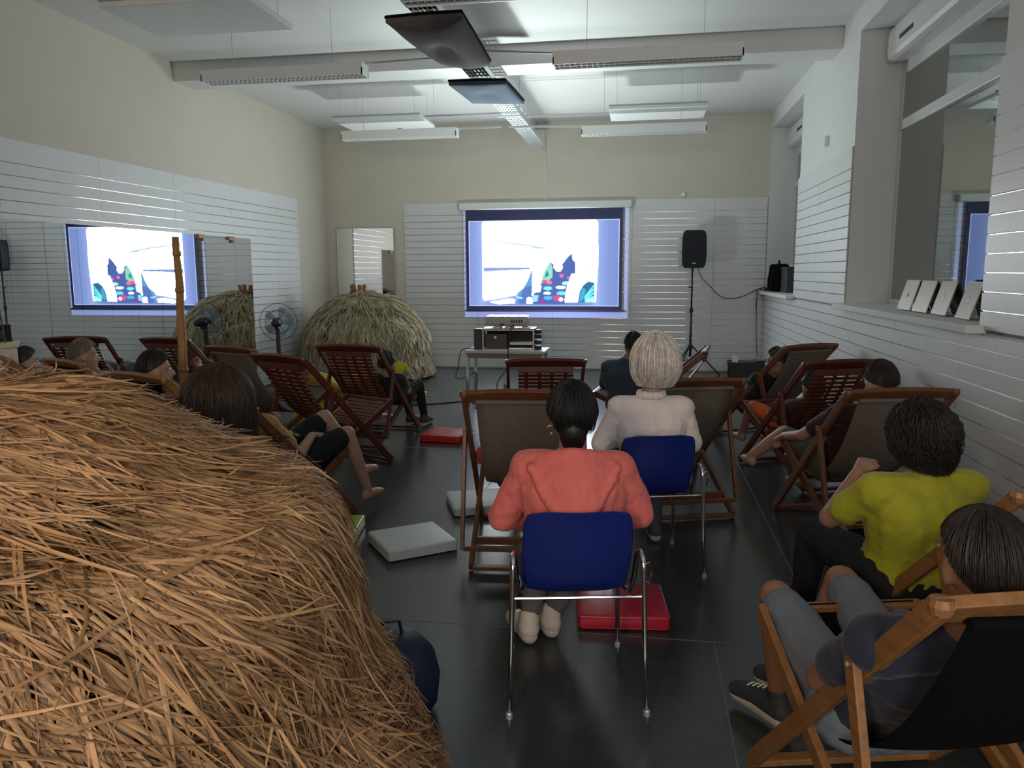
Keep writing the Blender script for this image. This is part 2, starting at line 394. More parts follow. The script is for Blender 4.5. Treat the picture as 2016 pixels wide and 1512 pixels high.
    for i in range(5):
        poly([(1612,770+i*32),(1616,784+i*32),(1545,880+i*10),(1530,872+i*9)], (.25, 1.15, 1.25), .8)
    poly([(1535,912),(1600,870),(1614,918)], (.6, 2.0, 1.6)); poly([(1500,850),(1520,800),(1545,815),(1520,905),(1490,912)], (.10, .55, .85), .8)
    edge = (X < 603) | (X > 1797) | (Y < 266) | (Y > 945); img[edge] = (.7, .85, 1.25)
    # slight blur
    for _ in range(1):
        p = np.pad(img, ((1,1),(1,1),(0,0)), mode='edge'); img = (p[:-2,1:-1]+p[2:,1:-1]+p[1:-1,:-2]+p[1:-1,2:]+2*p[1:-1,1:-1])/6
    return img, W_, H_
scr = empty('projection_screen', (-1.63, YB-.10, 0), 0, 'pull-down projection screen with black border showing the film, on the back wall', 'screen')
def screen_geo():
    x0, x1 = -2.945+1.63, -.325+1.63; z1 = 2.665; z0 = 1.015
    MB().box((x0, -.002, z0), (x1, .002, z1)).build('black_border', mat('screen_border', (.008, .012, .03), .6), scr)
    MB().box((x0-.02, -.014, z0-.03), (x1+.04, .014, z0)).build('bottom_bar', M_black, scr, bevel=.004)
    c = MB().box((x0-.11, -.06, z1+.015), (x1+.14, .085, z1+.13)).build('roller_case', M_metalw, scr, bevel=.02, seg=3)
    for xx in (x0-.12, x1+.14): MB().box((xx, -.055, z1+.01), (xx+.012, .08, z1+.125)).build('end_cap', M_steel, scr, bevel=.003)
    MB().box((x0, -.004, z1-.0), (x1, .004, z1+.02)).build('fabric_top', M_dark, scr)
    MB().tube([(x0-.05, 0, z1+.02), (x0-.055, .03, 1.6), (x0-.05, .02, .94)], .003, 5).build('pull_cord', M_steel, scr)
    MB().lathe([(.0, 0), (.014, .01), (.01, .04), (0, .05)], 8, (x0-.05, .02, .90)).build('pull_knob', M_steel, scr)
    img, W_, H_ = raster()
    ix0, ix1, iz0, iz1 = x0+.045, x1-.05, z0+.062, z1-.165
    xs = np.linspace(ix0, ix1, W_); zs = np.linspace(iz1, iz0, H_)
    V = np.zeros((H_, W_, 3)); V[..., 0] = xs; V[..., 2] = zs[:, None]; V[..., 1] = -.004
    idx = np.arange(W_*H_).reshape(H_, W_)
    F = np.stack([idx[:-1, :-1], idx[1:, :-1], idx[1:, 1:], idx[:-1, 1:]], -1).reshape(-1, 4)
    me = bpy.data.meshes.new('film_picture'); me.from_pydata(V.reshape(-1, 3).tolist(), [], F.tolist())
    at = me.color_attributes.new('film', 'FLOAT_COLOR', 'POINT')
    c4 = np.ones((W_*H_, 4), np.float32); c4[:, :3] = img.reshape(-1, 3); at.data.foreach_set('color', c4.ravel())
    mm = bpy.data.materials.new('film_light'); mm.use_nodes = True; nt = mm.node_tree; nt.nodes.clear()
    o_ = nt.nodes.new('ShaderNodeOutputMaterial'); e = nt.nodes.new('ShaderNodeEmission'); a = nt.nodes.new('ShaderNodeAttribute'); a.attribute_name = 'film'
    nt.links.new(a.outputs['Color'], e.inputs[0]); e.inputs[1].default_value = SCREEN_GAIN; nt.links.new(e.outputs[0], o_.inputs[0])
    me.materials.append(mm); link('film_picture', me, scr)
screen_geo()

# ---------------------------------------------------------------- ceiling fittings
def louvre_lamp(loc, length, label, ztop=ZC):
    t = empty('ceiling_lamp', loc, 0, label, 'ceiling light', 'hanging strip lights')
    h = length/2; w2 = .09
    b_ = MB(); b_.box((-h, -w2, .03), (h, w2, .075)); b_.box((-h, -w2, -.03), (h, -w2+.008, .03)); b_.box((-h, w2-.008, -.03), (h, w2, .03))
    b_.box((-h, -w2, -.03), (-h+.01, w2, .03)); b_.box((h-.01, -w2, -.03), (h, w2, .03)); b_.build('housing', M_metalw, t)
    n = int(length/.045)
    g = MB()
    for i in range(1, n): x = -h+length*i/n; g.box((x-.001, -w2+.01, -.028), (x+.001, w2-.01, .012))
    g.box((-h+.01, -.003, -.028), (h-.01, .003, .012)); tag(g.build('louvre', M_metalw, t), 'white louvre grid', kind='stuff')
    MB().box((-h+.012, -w2+.01, .015), (h-.012, w2-.01, .028)).build('reflector', mat('lamp_reflector', (.10, .10, .10), .5), t)
    for s_ in (-.32, .3): MB().tube([(s_*length, 0, .07), (s_*length, 0, ztop-loc[2])], .0022, 5).build('wire', M_steel, t)
    MB().box((-.03, -.02, .075), (.03, .02, .1)).build('cable_box', M_steel, t)
louvre_lamp((-3.12, 9.9, 3.39), 1.53, 'white louvred strip light hanging near the back wall, left of the cable tray')
louvre_lamp((-.02, 9.9, 3.35), 1.50, 'white louvred strip light hanging near the back wall, right of the cable tray')
louvre_lamp((-3.40, 7.2, 3.50), 1.62, 'louvred strip light hanging in front of the beam on the left')
louvre_lamp((0.0, 6.6, 3.345), 1.50, 'louvred strip light hanging in front of the beam on the right')
louvre_lamp((-.93, 4.8, 3.31), 1.1, 'louvred strip light at the top edge of the picture')
for (x, y_, lab) in ((-3.42, 10.2, 'white rectangular ceiling panel hanging above the left rear strip light'), (.15, 10.18, 'white rectangular ceiling panel hanging above the right rear strip light'), (-3.42, 5.82, 'large white rectangular ceiling panel at the top left')):
    t = empty('ceiling_panel', (x, y_, 3.6), 0, lab, 'panel', 'hanging sound panels')
    MB().box((-.59, -.37, 0), (.59, .37, .045)).build('slab', M_metalw, t, bevel=.006)
    MB().box((-.59, -.375, .045), (.59, -.36, .06)).build('edge_strip', M_steel, t)
    for a, b_ in ((-.5, -.3), (.5, -.3), (-.5, .3), (.5, .3)): MB().tube([(a, b_, .045), (a, b_, ZC-3.6)], .002, 5).build('wire', M_steel, t)
for n_, (p, q, lab) in enumerate((((-2.83, 10.05, 3.66), (-1.8, 10.05, 3.66), 'thin grey conduit from left ceiling panel to the cable tray'), ((-1.55, 10.1, 3.62), (-.45, 10.1, 3.62), 'thin grey conduit from cable tray to right ceiling panel'),
        ((-2.4, 9.95, 3.47), (-1.8, 9.95, 3.47), 'thin pipe linking the left rear strip light and the tray'), ((-1.7, 9.95, 3.47), (-.7, 9.95, 3.44), 'thin pipe linking the tray and the right rear strip light'),
        ((-2.6, 7.25, 3.6), (-1.75, 7.25, 3.62), 'thin pipe from left middle strip light toward the tray'), ((-1.6, 7.0, 3.6), (-.7, 6.7, 3.45), 'thin pipe from the tray to the right middle strip light'))):
    tag(MB().tube([p, q], .011, 8).build('conduit', M_steel), lab, 'pipe')
# cable tray
tr_ = empty('cable_tray', (-1.67, 0, 3.62), 0, 'long perforated metal cable tray hanging lengthwise under the ceiling', 'cable tray')
def tray():
    y0, y1 = 2.2, 12.55
    b_ = MB(); 
    b_.box((-.11, y0, 0), (-.107, y1, .06)); b_.box((.107, y0, 0), (.11, y1, .06)); b_.build('side_rail', M_galv, tr_)
    c = MB()
    for i in range(6):
        x = -.107+i*.0375; c.box((x, y0, 0), (x+.026, y1, .003))
    y = y0
    while y < y1: c.box((-.107, y, 0), (.107, y+.05, .0031)); y += .12
    c.build('perforated_base', M_galv, tr_)
    MB().tube([(.02, y1, .02), (.06, y1-.0, .0), (.08, y1+.2, -.05)], .01, 6).build('tray_end_cable', M_steel, tr_)
    for y in (4, 6, 8, 10, 12):
        for x in (-.1, .1): MB().tube([(x, y, .05), (x, y, ZC-3.62)], .003, 5).build('hanger_rod', M_steel, tr_)
    for k in range(4):
        pts = [(-.07+k*.035+.015*math.sin(y*1.3+k), y, .012+.005*k) for y in np.arange(y0, y1, .4)]
        MB().tube(pts, .007, 5).build('tray_cable', M_black if k % 2 else M_metalw, tr_)
tray()
tag(MB().tube([(-1.62, 12.75, 3.68), (-1.60, 12.93, 3.6), (-1.60, 12.965, 3.3), (-1.60, 12.965, 2.83)], .006, 6).build('wall_cable', M_metalw), 'thin white cable running down the back wall from the tray', 'cable')
hook = empty('tray_clamp', (-1.67, 9.9, 3.59), 0, 'white pipe clamp crossing under the cable tray', 'clamp')
MB().tube([(-.16, 0, 0), (.13, 0, 0)], .014, 8).build('clamp_bar', M_metalw, hook)
MB().tube([(.13+.0, 0, 0), (.17, 0, .03), (.18, 0, .07), (.14, 0, .11), (.1, 0, .1)], .008, 6).build('clamp_hook', M_steel, hook)
def cloth(corners, zsag, peak, m_, name, label):
    t = empty(name, tuple(sum(c[i] for c in corners)/4 for i in range(3)), 0, label, 'cloth'); O = Vector(t.location)
    n = 20; c = [Vector(p)-O for p in corners]; vs_ = []; fs = []
    for lay in (0, 1):
        for j in range(n+1):
            for i in range(n+1):
                u, v = i/n, j/n
                p = c[0]*(1-u)*(1-v)+c[1]*u*(1-v)+c[2]*u*v+c[3]*(1-u)*v
                e = math.sin(PI*u)*math.sin(PI*v); q = (u-.45)**2+(v-.5)**2
                z = -zsag*e**.5 + peak*math.exp(-q*22) + .012*math.sin(9*u+5*v)*e
                if lay: z = .05-zsag*.2*e
                vs_.append(p+Vector((0, 0, z+.0)))
    m1 = (n+1)**2
    for j in range(n):
        for i in range(n):
            a = j*(n+1)+i; fs.append((a, a+1, a+n+2, a+n+1)); fs.append((m1+a, m1+a+n+1, m1+a+n+2, m1+a+1))
    for i in range(n):
        for a, b_ in ((i, i+1), (n*(n+1)+i+1, n*(n+1)+i), ((i+1)*(n+1), i*(n+1)), (i*(n+1)+n, (i+1)*(n+1)+n)): fs.append((a, m1+a, m1+b_, b_))
    MB().add(vs_, fs).build('cloth_panel', m_, t, smooth=True)
    e = MB()
    for i in range(4):
        e.tube([c[i]+Vector((0, 0, .04)), (c[i]+c[(i+1) % 4])/2+Vector((0, 0, .046)), c[(i+1) % 4]+Vector((0, 0, .04))], .012, 6)
    e.build('cloth_hem', M_blackc, t)
    for s_ in (-.08, .08): MB().tube([(s_, 0, .04), (s_, 0, .16)], .004, 5).build('tie', M_dark, t)
cloth([(-1.89, 7.60, 3.45), (-1.34, 7.65, 3.45), (-1.30, 8.58, 3.45), (-1.84, 8.45, 3.45)], .03, .05, mat('slate_blue_cloth', (.045, .075, .11), .85, bump=.2, bscale=60), 'draped_cloth', 'slate blue square cloth stretched under the cable tray')
cloth([(-1.90, 5.75, 3.47), (-1.32, 5.72, 3.47), (-1.33, 6.85, 3.42), (-1.70, 6.70, 3.42)], .13, .11, mat('grey_brown_cloth', (.13, .112, .115), .85, bump=.2, bscale=60), 'draped_cloth', 'grey brown billowing cloth hung under the cable tray, nearest the top')
# small wall boxes
tag(MB().box((.60, YB-.055, 2.84), (.66, YB, 2.90)).build('wall_sensor', M_metalw, bevel=.006), 'small white box on the back wall above the slats', 'sensor')
tag(MB().box((XR-.045, 9.02, 2.98), (XR, 9.10, 3.08)).build('wall_sensor', M_metalw, bevel=.006), 'small white box on the right wall between the windows', 'sensor')

# ---------------------------------------------------------------- deck chairs
def chair_loc(th, L1=1.35, a=.45, b=.72, L2=1.12, q=.50):
    s, c = math.sin(th), math.cos(th); pz = a*s; t2 = math.asin(pz/b); s2, c2 = math.sin(t2), math.cos(t2)
    return dict(F=(a*c, 0), H=(-(L1-a)*c, pz+(L1-a)*s), R=(-b*c2, 0), S=((L2-b)*c2, pz+(L2-b)*s2), Q=(-q*c, pz+q*s), P=(-(b-.10)*c2, .10*s2))
def bez(h, ctrl, s, t): return tuple((1-t)**2*h[i]+2*t*(1-t)*ctrl[i]+t*t*s[i] for i in (0, 1))
def deck_chair(x, y, rot, th, kind, wood, sling, label, group=None, sag=(-.17, .02)):
    t = empty('deck_chair', (x, y, 0), rot, label, 'deck chair', group)
    d = chair_loc(th); W = .62/2; rw, rh = .026, .052
    P3 = lambda sx, yz: Vector((sx, yz[0], yz[1]))
    lift = .024
    def up_(p): return (p[0], p[1]+lift)
    F, H, R_, S, Q, P = [up_(d[k]) for k in 'FHRSQP']
    H = (H[0], H[1]-lift)
    for s in (-1, 1):
        MB().beam(P3(s*W, F), P3(s*W, H), rw, rh).build('back_rail', wood, t, bevel=.004)
        MB().beam(P3(s*(W-.032), R_), P3(s*(W-.032), S), rw, rh).build('seat_rail', wood, t, bevel=.004)
        Pq = (P[0], P[1]+.02)
        MB().beam(P3(s*(W+.028), (Q[0], Q[1]+.02)), P3(s*(W+.028), Pq), rw*.85, rh*.85).build('prop', wood, t, bevel=.003)
        MB().tube([P3(s*(W+.043), Q), P3(s*(W-.02), Q)], .007, 8).build('bolt', M_steel, t)
    # gently arched head bar
    n = 10; b_ = MB(); vs_ = []; fs = []
    dd = Vector((0, d['H'][0]-d['F'][0], d['H'][1]-d['F'][1])).normalized(); nn = Vector((0, -dd.z, dd.y))
    for i in range(n+1):
        u = -1+2*i/n; arch = .022*(1-u*u)
        c = P3(u*(W+.015), H)
        for a_, e_ in ((-.060, -.014), (.012+arch, -.014), (.012+arch, .014), (-.060, .014)): vs_.append(c+dd*a_+nn*e_)
    for i in range(n):
        for k in range(4): fs.append((i*4+k, i*4+(k+1) % 4, (i+1)*4+(k+1) % 4, (i+1)*4+k))
    fs += [(0, 1, 2, 3), (n*4+3, n*4+2, n*4+1, n*4)]
    b_.add(vs_, fs).build('head_bar', wood, t, bevel=.003)
    for s in (-1, 1): MB().lathe([(0, -.016), (.022, -.016), (.026, 0), (.022, .016), (0, .016)], 12, tuple(P3(s*W, H))).build('rail_end', wood, t)
    for pnt, wdt, nm in ((F, W, 'foot_bar'), (R_, W-.04, 'rear_bar'), (S, W-.032, 'seat_bar')): MB().beam(P3(-wdt, pnt), P3(wdt, pnt), .045, .022).build(nm, wood, t, bevel=.003)
    MB().beam(P3(-W-.02, (P[0], P[1]+.03)), P3(W+.02, (P[0], P[1]+.03)), .022, .030).build('prop_bar', wood, t, bevel=.003)
    ym = (R_[0]*.82+S[0]*.18, R_[1]*.82+S[1]*.18)
    MB().beam(P3(-W+.04, ym), P3(W-.04, ym), .022, .045).build('notch_bar', wood, t, bevel=.003)
    hh = (H[0]+.01, H[1]-.045); ss = (S[0], S[1]+.015)
    if kind == 'sling':
        n = 24; hw = .245; vs_ = []; fs = []; nx = 6
        for lay in (0, .004):
            for i in range(n+1):
                y_, z_ = bez(hh, sag, ss, i/n)
                for j in range(nx+1):
                    u = -1+2*j/nx; vs_.append((u*hw*(1-.05*math.sin(PI*i/n)), y_, z_-lay-.02*(1-u*u)*math.sin(PI*i/n)))
        m1 = (n+1)*(nx+1)
        for i in range(n):
            for j in range(nx):
                a_ = i*(nx+1)+j; fs += [(a_, a_+1, a_+nx+2, a_+nx+1), (m1+a_, m1+a_+nx+1, m1+a_+nx+2, m1+a_+1)]
            for j in (0, nx): a_ = i*(nx+1)+j; fs.append((a_, a_+nx+1, m1+a_+nx+1, m1+a_))
        MB().add(vs_, fs).build('sling', sling, t, smooth=True)
        MB().box((-.245, hh[0]-.02, hh[1]-.010), (.245, hh[0]+.02, hh[1]+.012)).build('sling_hem', sling, t, bevel=.006)
    else:
        hh = (H[0]+.01, H[1]-.07); sg = (sag[0]-.0, sag[1]+.05)
        N = 30; me = None
        tq = np.linspace(0, 1, 200); bz = np.array([bez(hh, sg, ss, q_) for q_ in tq]); al = np.concatenate([[0], np.cumsum(np.hypot(*np.diff(bz, axis=0).T))])
        for i in range(N+1):
            tt = float(np.interp((i+.4)/(N+.8)*al[-1], al, tq)); y_, z_ = bez(hh, sg, ss, tt); y2, z2 = bez(hh, sg, ss, tt+.01)
            if me is None: me = MB().box((-.225, -.0135, -.004), (.225, .0135, .004)).mesh('slat', wood)
            o = bpy.data.objects.new('slat', me); COL.objects.link(o); o.parent = t; o.location = (0, y_, z_); o.rotation_euler = (math.atan2(z2-z_, y2-y_), 0, 0)
        for bx in (-.16, -.05, .05, .16):
            pts = []
            for i in range(15):
                y_, z_ = bez(hh, sg, ss, i/14); pts.append((bx, y_, z_-.008))
            b_ = MB()
            for p, q in zip(pts[:-1], pts[1:]): b_.beam(p, q, .028, .008)
            b_.build('batten', wood, t)
        MB().box((-.225, hh[0]-.02, hh[1]-.02), (.225, hh[0]+.02, hh[1]+.03)).build('top_slat', wood, t, bevel=.003)
    return t
GS = 'canvas sling deck chairs'; GW = 'slatted wooden deck chairs'
CH = dict(
 A=(-.698, 4.653, .106, 47.5, 'sling', M_brown, M_sling, 'brown deck chair with taupe canvas, in front of the coral jacket', GS),
 B=(-.859, 6.813, .157, 43.4, 'slat', M_mahog, None, 'slatted mahogany deck chair in front of the projector table', GW),
 C=(.185, 5.715, .295, 43.8, 'sling', M_brown, M_sling, 'brown deck chair with taupe canvas to the right of the white-haired person', GS),
 D=(-.039, 7.54, 1.45, 42.5, 'slat', M_mahog, None, 'slatted deck chair turned sideways by the speaker stand', GW),
 E=(1.172, 7.823, .601, 45.8, 'sling', M_brown, M_sling, 'deck chair with taupe canvas at the far right near the wall corner', GS),
 F=(1.266, 6.564, .36, 46, 'slat', M_mahog, None, 'slatted mahogany deck chair beside the right wall', GW),
 G=(1.316, 5.179, .223, 45.9, 'sling', M_brown, M_sling, 'large deck chair with taupe canvas in front of the lime shirt', GS),
 H=(.763, 2.239, .231, 47.1, 'sling', M_honey_lit, M_slingb, 'warm-lit honey wood deck chair with black canvas in the bottom right corner', GS),
 I=(1.264, 3.244, .32, 44.9, 'sling', M_honey_lit, M_slingb, 'deck chair at the right edge that the lime shirt sits in', GS),
 J2=(-4.781, 7.903, -.193, 45.6, 'slat', M_mahog, None, 'slatted deck chair behind the wooden pole, mirrored in the wall mirror', GW),
 J3=(-3.368, 6.83, -.378, 47, 'sling', M_brown, M_sling, 'taupe canvas deck chair left of the fan base', GS),
 J4=(-2.542, 6.158, -.454, 47.4, 'slat', M_mahog, None, 'slatted deck chair with the yellow-clad sitter', GW),
 J5=(-2.641, 7.435, -.102, 45.3, 'slat', M_mahog, None, 'slatted deck chair in front of the far straw dome', GW),
 J7a=(-4.0, 5.65, -.488, 47.1, 'sling', M_honey_lit, M_slingb, 'warm-lit honey wood deck chair with black canvas under the grey-haired head', GS),
 J7b=(-2.986, 5.017, -.391, 47.2, 'sling', M_honey_lit, M_slingb, 'warm-lit honey wood deck chair with black canvas under the short dark hair', GS),
 J8=(-2.279, 4.593, -.274, 43.8, 'sling', M_brown, M_slingb, 'brown deck chair with the black-shorts sitter beside the straw', GS),
 L0=(-4.78, 5.9, -.60, 47, 'sling', M_honey_lit, M_sling, 'deck chair cut off by the left edge of the picture', GS),
)
for k, a in CH.items(): deck_chair(a[0], a[1], a[2], R(a[3]), *a[4:])

# ---------------------------------------------------------------- blue stacking chairs
def blue_chair(x, y, rot, label):
    t = empty('stacking_chair', (x, y, 0), rot, label, 'chair', 'blue plastic stacking chairs')
    # one-piece shell: seat curving into backrest
    prof = [(.22, .425), (.20, .445), (.10, .445), (0, .435), (-.10, .43), (-.16, .445), (-.205, .49), (-.23, .55), (-.25, .64), (-.27, .73), (-.285, .785), (-.295, .80)]
    wid = [.20, .212, .215, .215, .20, .19, .192, .202, .207, .205, .19, .165]
    nx = 12; vs_ = []; fs = []
    for lay in (0, 1):
        for i, ((yy, zz), w_) in enumerate(zip(prof, wid)):
            for j in range(nx+1):
                u = -1+2*j/nx; bk = i >= 6; curve = .045*(u*u) if bk else 0; rise = 0 if bk else .02*u**4
                if bk and i == len(prof)-1: zc = zz-.02*u**6
                else: zc = zz
                off = (.005 if lay else 0)
                vs_.append((u*w_, yy+curve+(off if bk else 0), zc+rise-(off if not bk else 0)))
    m1 = len(prof)*(nx+1)
    for i in range(len(prof)-1):
        for j in range(nx):
            a = i*(nx+1)+j; fs += [(a, a+1, a+nx+2, a+nx+1), (m1+a, m1+a+nx+1, m1+a+nx+2, m1+a+1)]
        for j in (0, nx): a = i*(nx+1)+j; fs.append((a, a+nx+1, m1+a+nx+1, m1+a))
    for i in (0, len(prof)-1):
        for j in range(nx): a = i*(nx+1)+j; fs.append((a, a+1, m1+a+1, m1+a))
    sh = MB().add(vs_, fs).build('shell', M_blue, t, smooth=True)
    m_ = sh.modifiers.new('s', 'SUBSURF'); m_.levels = 1; m_.render_levels = 1
    for s in (-1, 1):
        MB().tube([(s*.258, -.27, .012), (s*.25, -.25, .25), (s*.243, -.235, .56), (s*.240, -.225, .60), (s*.236, -.19, .615), (s*.232, -.16, .60), (s*.226, -.14, .50), (s*.215, -.12, .43), (s*.20, -.06, .418)], .0105, 10).build('leg', M_chrome, t, smooth=True)
        MB().tube([(s*.235, .27, .012), (s*.225, .235, .25), (s*.215, .20, .40), (s*.20, .15, .418), (s*.20, -.06, .418)], .0105, 10).build('leg', M_chrome, t, smooth=True)
        for yy, xx in ((-.27, .258), (.27, .235)): MB().lathe([(.013, 0), (.013, .02), (.011, .024)], 10, (s*xx, yy, 0)).build('foot_cap', M_steel, t)
    MB().tube([(-.243, -.235, .455), (.243, -.235, .455)], .006, 8).build('cross_bar', M_chrome, t)
    MB().tube([(-.20, .15, .412), (.20, .15, .412)], .008, 8).build('cross_bar', M_chrome, t)
    MB().tube([(.243, -.24, .58), (.262, -.24, .59), (.272, -.24, .55), (.262, -.24, .51), (.245, -.24, .52)], .004, 6).build('linking_hook', M_chrome, t)
    return t
blue_chair(-.255, 2.935, R(11), 'blue plastic chair with chrome legs, nearest the camera')
blue_chair(.05, 4.29, R(14), 'blue plastic chair with chrome legs behind the white blouse')

# ---------------------------------------------------------------- floor cushions
def cushion(x, y, rot, sx, sy, h, m_, label):
    t = empty('floor_cushion', (x, y, 0), rot, label, 'cushion', 'square floor cushions')
    MB().box((-sx/2, -sy/2, .002), (sx/2, sy/2, h)).build('pad', m_, t, bevel=.012, seg=3)
    for z in (.010, h-.010):
        pts = [(a*(sx/2+.001), b_*(sy/2+.001), z) for a, b_ in ((-1,-.93),(-.93,-1),(.93,-1),(1,-.93),(1,.93),(.93,1),(-.93,1),(-1,.93),(-1,-.93))]
        MB().tube(pts, .003, 5, caps=False).build('piping', m_, t)
cushion(-1.35, 4.33, R(37), .43, .41, .065, M_wcush, 'off-white square cushion on the floor beside the lime green one')
cushion(-1.96, 4.40, R(10), .46, .46, .07, M_gcush, 'lime green square cushion partly hidden by the near straw')
cushion(-1.10, 5.19, R(22), .44, .44, .06, M_wcush, 'off-white square cushion partly under a deck chair')
cushion(-1.90, 7.34, R(-7), .42, .42, .07, M_rcush, 'red square cushion on the open floor left of centre')
cushion(-.07, 3.60, R(6), .42, .40, .07, M_redt, 'dark red cushion beneath the front blue chair')
cushion(-3.03, 9.72, R(-5), .40, .34, .07, M_rcush, 'small red cushion far away beside the far straw dome')

# ---------------------------------------------------------------- projector table and gear
tb = empty('projector_table', (-1.64, 9.42, 0), R(0), 'small wooden table with grey metal legs carrying the projector', 'table')
MB().box((-.50, -.27, .665), (.50, .27, .70)).build('tabletop', mat('table_laminate', (.50, .52, .50), .25), tb, bevel=.004)
MB().box((-.47, -.245, .605), (.47, -.225, .665)).build('apron', mat('table_apron', (.22, .16, .14), .5), tb)
MB().box((-.47, .225, .605), (.47, .245, .665)).build('apron', MATS['table_apron'], tb)
for sx in (-1, 1):
    for sy in (-1, 1): MB().tube([(sx*.46, sy*.235, 0), (sx*.46, sy*.235, .665)], .022, 10).build('leg', M_steel, tb, smooth=True)
ca = empty('equipment_case', (-1.60, 9.38, .70), R(2), 'open metal-edged equipment case on the projector table', 'case')
b_ = MB(); 
for s in (-1, 1): b_.beam((s*.31, -.17, 0), (s*.31, -.17, .25), .018, .018, (0, 1, 0)); b_.beam((s*.31, .17, 0), (s*.31, .17, .25), .018, .018, (0, 1, 0)); b_.beam((s*.31, -.17, .25), (s*.31, .17, .25), .018, .018); b_.beam((s*.31, -.17, .009), (s*.31, .17, .009), .018, .018)
for yy in (-.17, .17):
    for z in (.009, .25): b_.beam((-.31, yy, z), (.31, yy, z), .018, .018)
b_.build('metal_frame', mat('case_aluminium', (.55, .50, .50), .35, metal=.4), ca)
MB().box((-.30, .10, .01), (.30, .11, .24)).build('rear_panel', M_dark, ca)
MB().box((-.29, -.16, .005), (-.02, .10, .20)).build('amplifier', mat('amp_face', (.06, .055, .05), .4), ca, bevel=.004)
MB().lathe([(0, -.005), (.018, -.005), (.018, .003), (0, .006)], 12, (-.16, -.168, .16), axis='y').build('power_knob', M_metalw, ca)
MB().box((.02, -.17, .07), (.29, .08, .10)).build('media_player', M_metalw, ca, bevel=.004)
MB().box((-.32, -.18, .259), (.32, .18, .268)).build('top_plate', mat('top_plate', (.25, .26, .26), .35), ca)
for xx, m_ in ((-.2, M_metalw), (-.05, M_metalw), (.16, M_metalw)): MB().box((xx, -.14, .268), (xx+.1, .05, .282)).build('paper_stack', m_, ca, bevel=.003)
pj_ = empty('projector', (-1.63, 9.42, .985), R(3), 'grey white projector on top of the equipment case', 'projector')
MB().box((-.26, -.18, .012), (.26, .18, .115)).build('body', mat('projector_grey', (.40, .38, .38), .45), pj_, bevel=.014, seg=3)
MB().box((-.26, -.18, .117), (.26, .18, .128)).build('lid', M_metalw, pj_, bevel=.004)
MB().lathe([(.045, 0), (.045, .04), (.035, .05), (.03, .045)], 20, (.05, .18, .06), axis='y').build('lens', M_black, pj_)
for i in range(5): MB().box((.06+i*.03, -.184, .05), (.075+i*.03, -.179, .09)).build('port', M_dark, pj_)
MB().box((-.08, -.20, .015), (-.03, -.18, .04)).build('plug', M_black, pj_)
sp_ = empty('desktop_speaker', (-1.99, 9.42, .70), R(6), 'small black desktop speaker beside the equipment case', 'speaker')
MB().box((-.065, -.10, 0), (.065, .10, .25)).build('cabinet', M_black, sp_, bevel=.006)
MB().box((-.055, .10, .01), (.055, .106, .24)).build('grille', M_blackc, sp_)
ws = empty('headphone_set', (-1.25, 9.40, .70), 0, 'black stack of audio connectors right of the equipment case', 'audio gear')
for z in (0, .07, .14, .20): MB().lathe([(0, 0), (.04, 0), (.045, .02), (.04, .045), (0, .05)], 12, (0, 0, z)).build('connector', M_black, ws)
MB().tube([(.03, 0, .02), (.07, .01, .1), (.06, 0, .2), (.02, 0, .24)], .006, 6).build('lead', M_steel, ws)
def cable(pts, r_, label, m_=M_black):
    P = [Vector(p) for p in pts]; out = []
    for i in range(len(P)-1):
        p0 = P[max(i-1, 0)]; p1 = P[i]; p2 = P[i+1]; p3 = P[min(i+2, len(P)-1)]
        for k in range(6):
            t = k/6; out.append(.5*((2*p1)+(p2-p0)*t+(2*p0-5*p1+4*p2-p3)*t*t+(3*p1-p0-3*p2+p3)*t**3))
    out.append(P[-1]); return tag(MB().tube(out, r_, 6).build('cable', m_, smooth=True), label, 'cable')
cable([(-1.54, 9.21, 1.02), (-1.57, 9.16, .90), (-1.58, 9.13, .72), (-1.60, 9.13, .5), (-1.72, 9.12, .3), (-1.68, 9.12, .12), (-1.62, 9.05, .01), (-1.9, 9.0, .008), (-2.0, 9.1, .008)], .006, 'black cable dropping from the projector over the table front')
cable([(-1.62, 9.05, .008), (-1.85, 9.25, .03), (-2.2, 9.5, .008), (-2.5, 9.3, .008), (-2.9, 9.15, .008), (-3.3, 9.3, .008)], .008, 'black cable snaking on the floor left from the table')
cable([(-1.98, 9.25, .715), (-2.17, 9.20, .70), (-2.22, 9.2, .5), (-2.25, 9.2, .35), (-2.12, 9.25, .36), (-2.02, 9.25, .42), (-2.0, 9.3, .3)], .006, 'looped cable hanging at the left end of the table')
# ---------------------------------------------------------------- loudspeaker and stand
st = empty('speaker_stand', (.78, 12.5, 0), R(10), 'black tripod stand under the loudspeaker', 'speaker stand')
MB().tube([(0, 0, .30), (0, 0, 1.02)], .019, 12).build('lower_pole', M_black, st, smooth=True)
MB().tube([(0, 0, 1.0), (0, 0, 1.72)], .014, 12).build('upper_pole', M_black, st, smooth=True)
MB().lathe([(.02, 0), (.03, .01), (.03, .06), (.02, .07)], 14, (0, 0, 1.0)).build('collar', M_black, st)
MB().tube([(0, 0, 1.4), (-.05, 0, 1.4)], .012, 8).build('knob', M_black, st)
MB().lathe([(.025, 0), (.035, .01), (.035, .07), (.02, .09)], 14, (0, 0, .42)).build('hub', M_black, st)
for k in range(3):
    a = R(90+120*k+20); c_, s_ = math.cos(a), math.sin(a)
    MB().tube([(c_*.03, s_*.03, .47), (c_*.46, s_*.46, .02)], .011, 8).build('leg', M_black, st)
    MB().tube([(c_*.02, s_*.02, .26), (c_*.24, s_*.24, .25)], .007, 8).build('brace', M_black, st)
    MB().lathe([(.016, 0), (.016, .03)], 8, (c_*.46, s_*.46, 0)).build('rubber_foot', M_black, st)
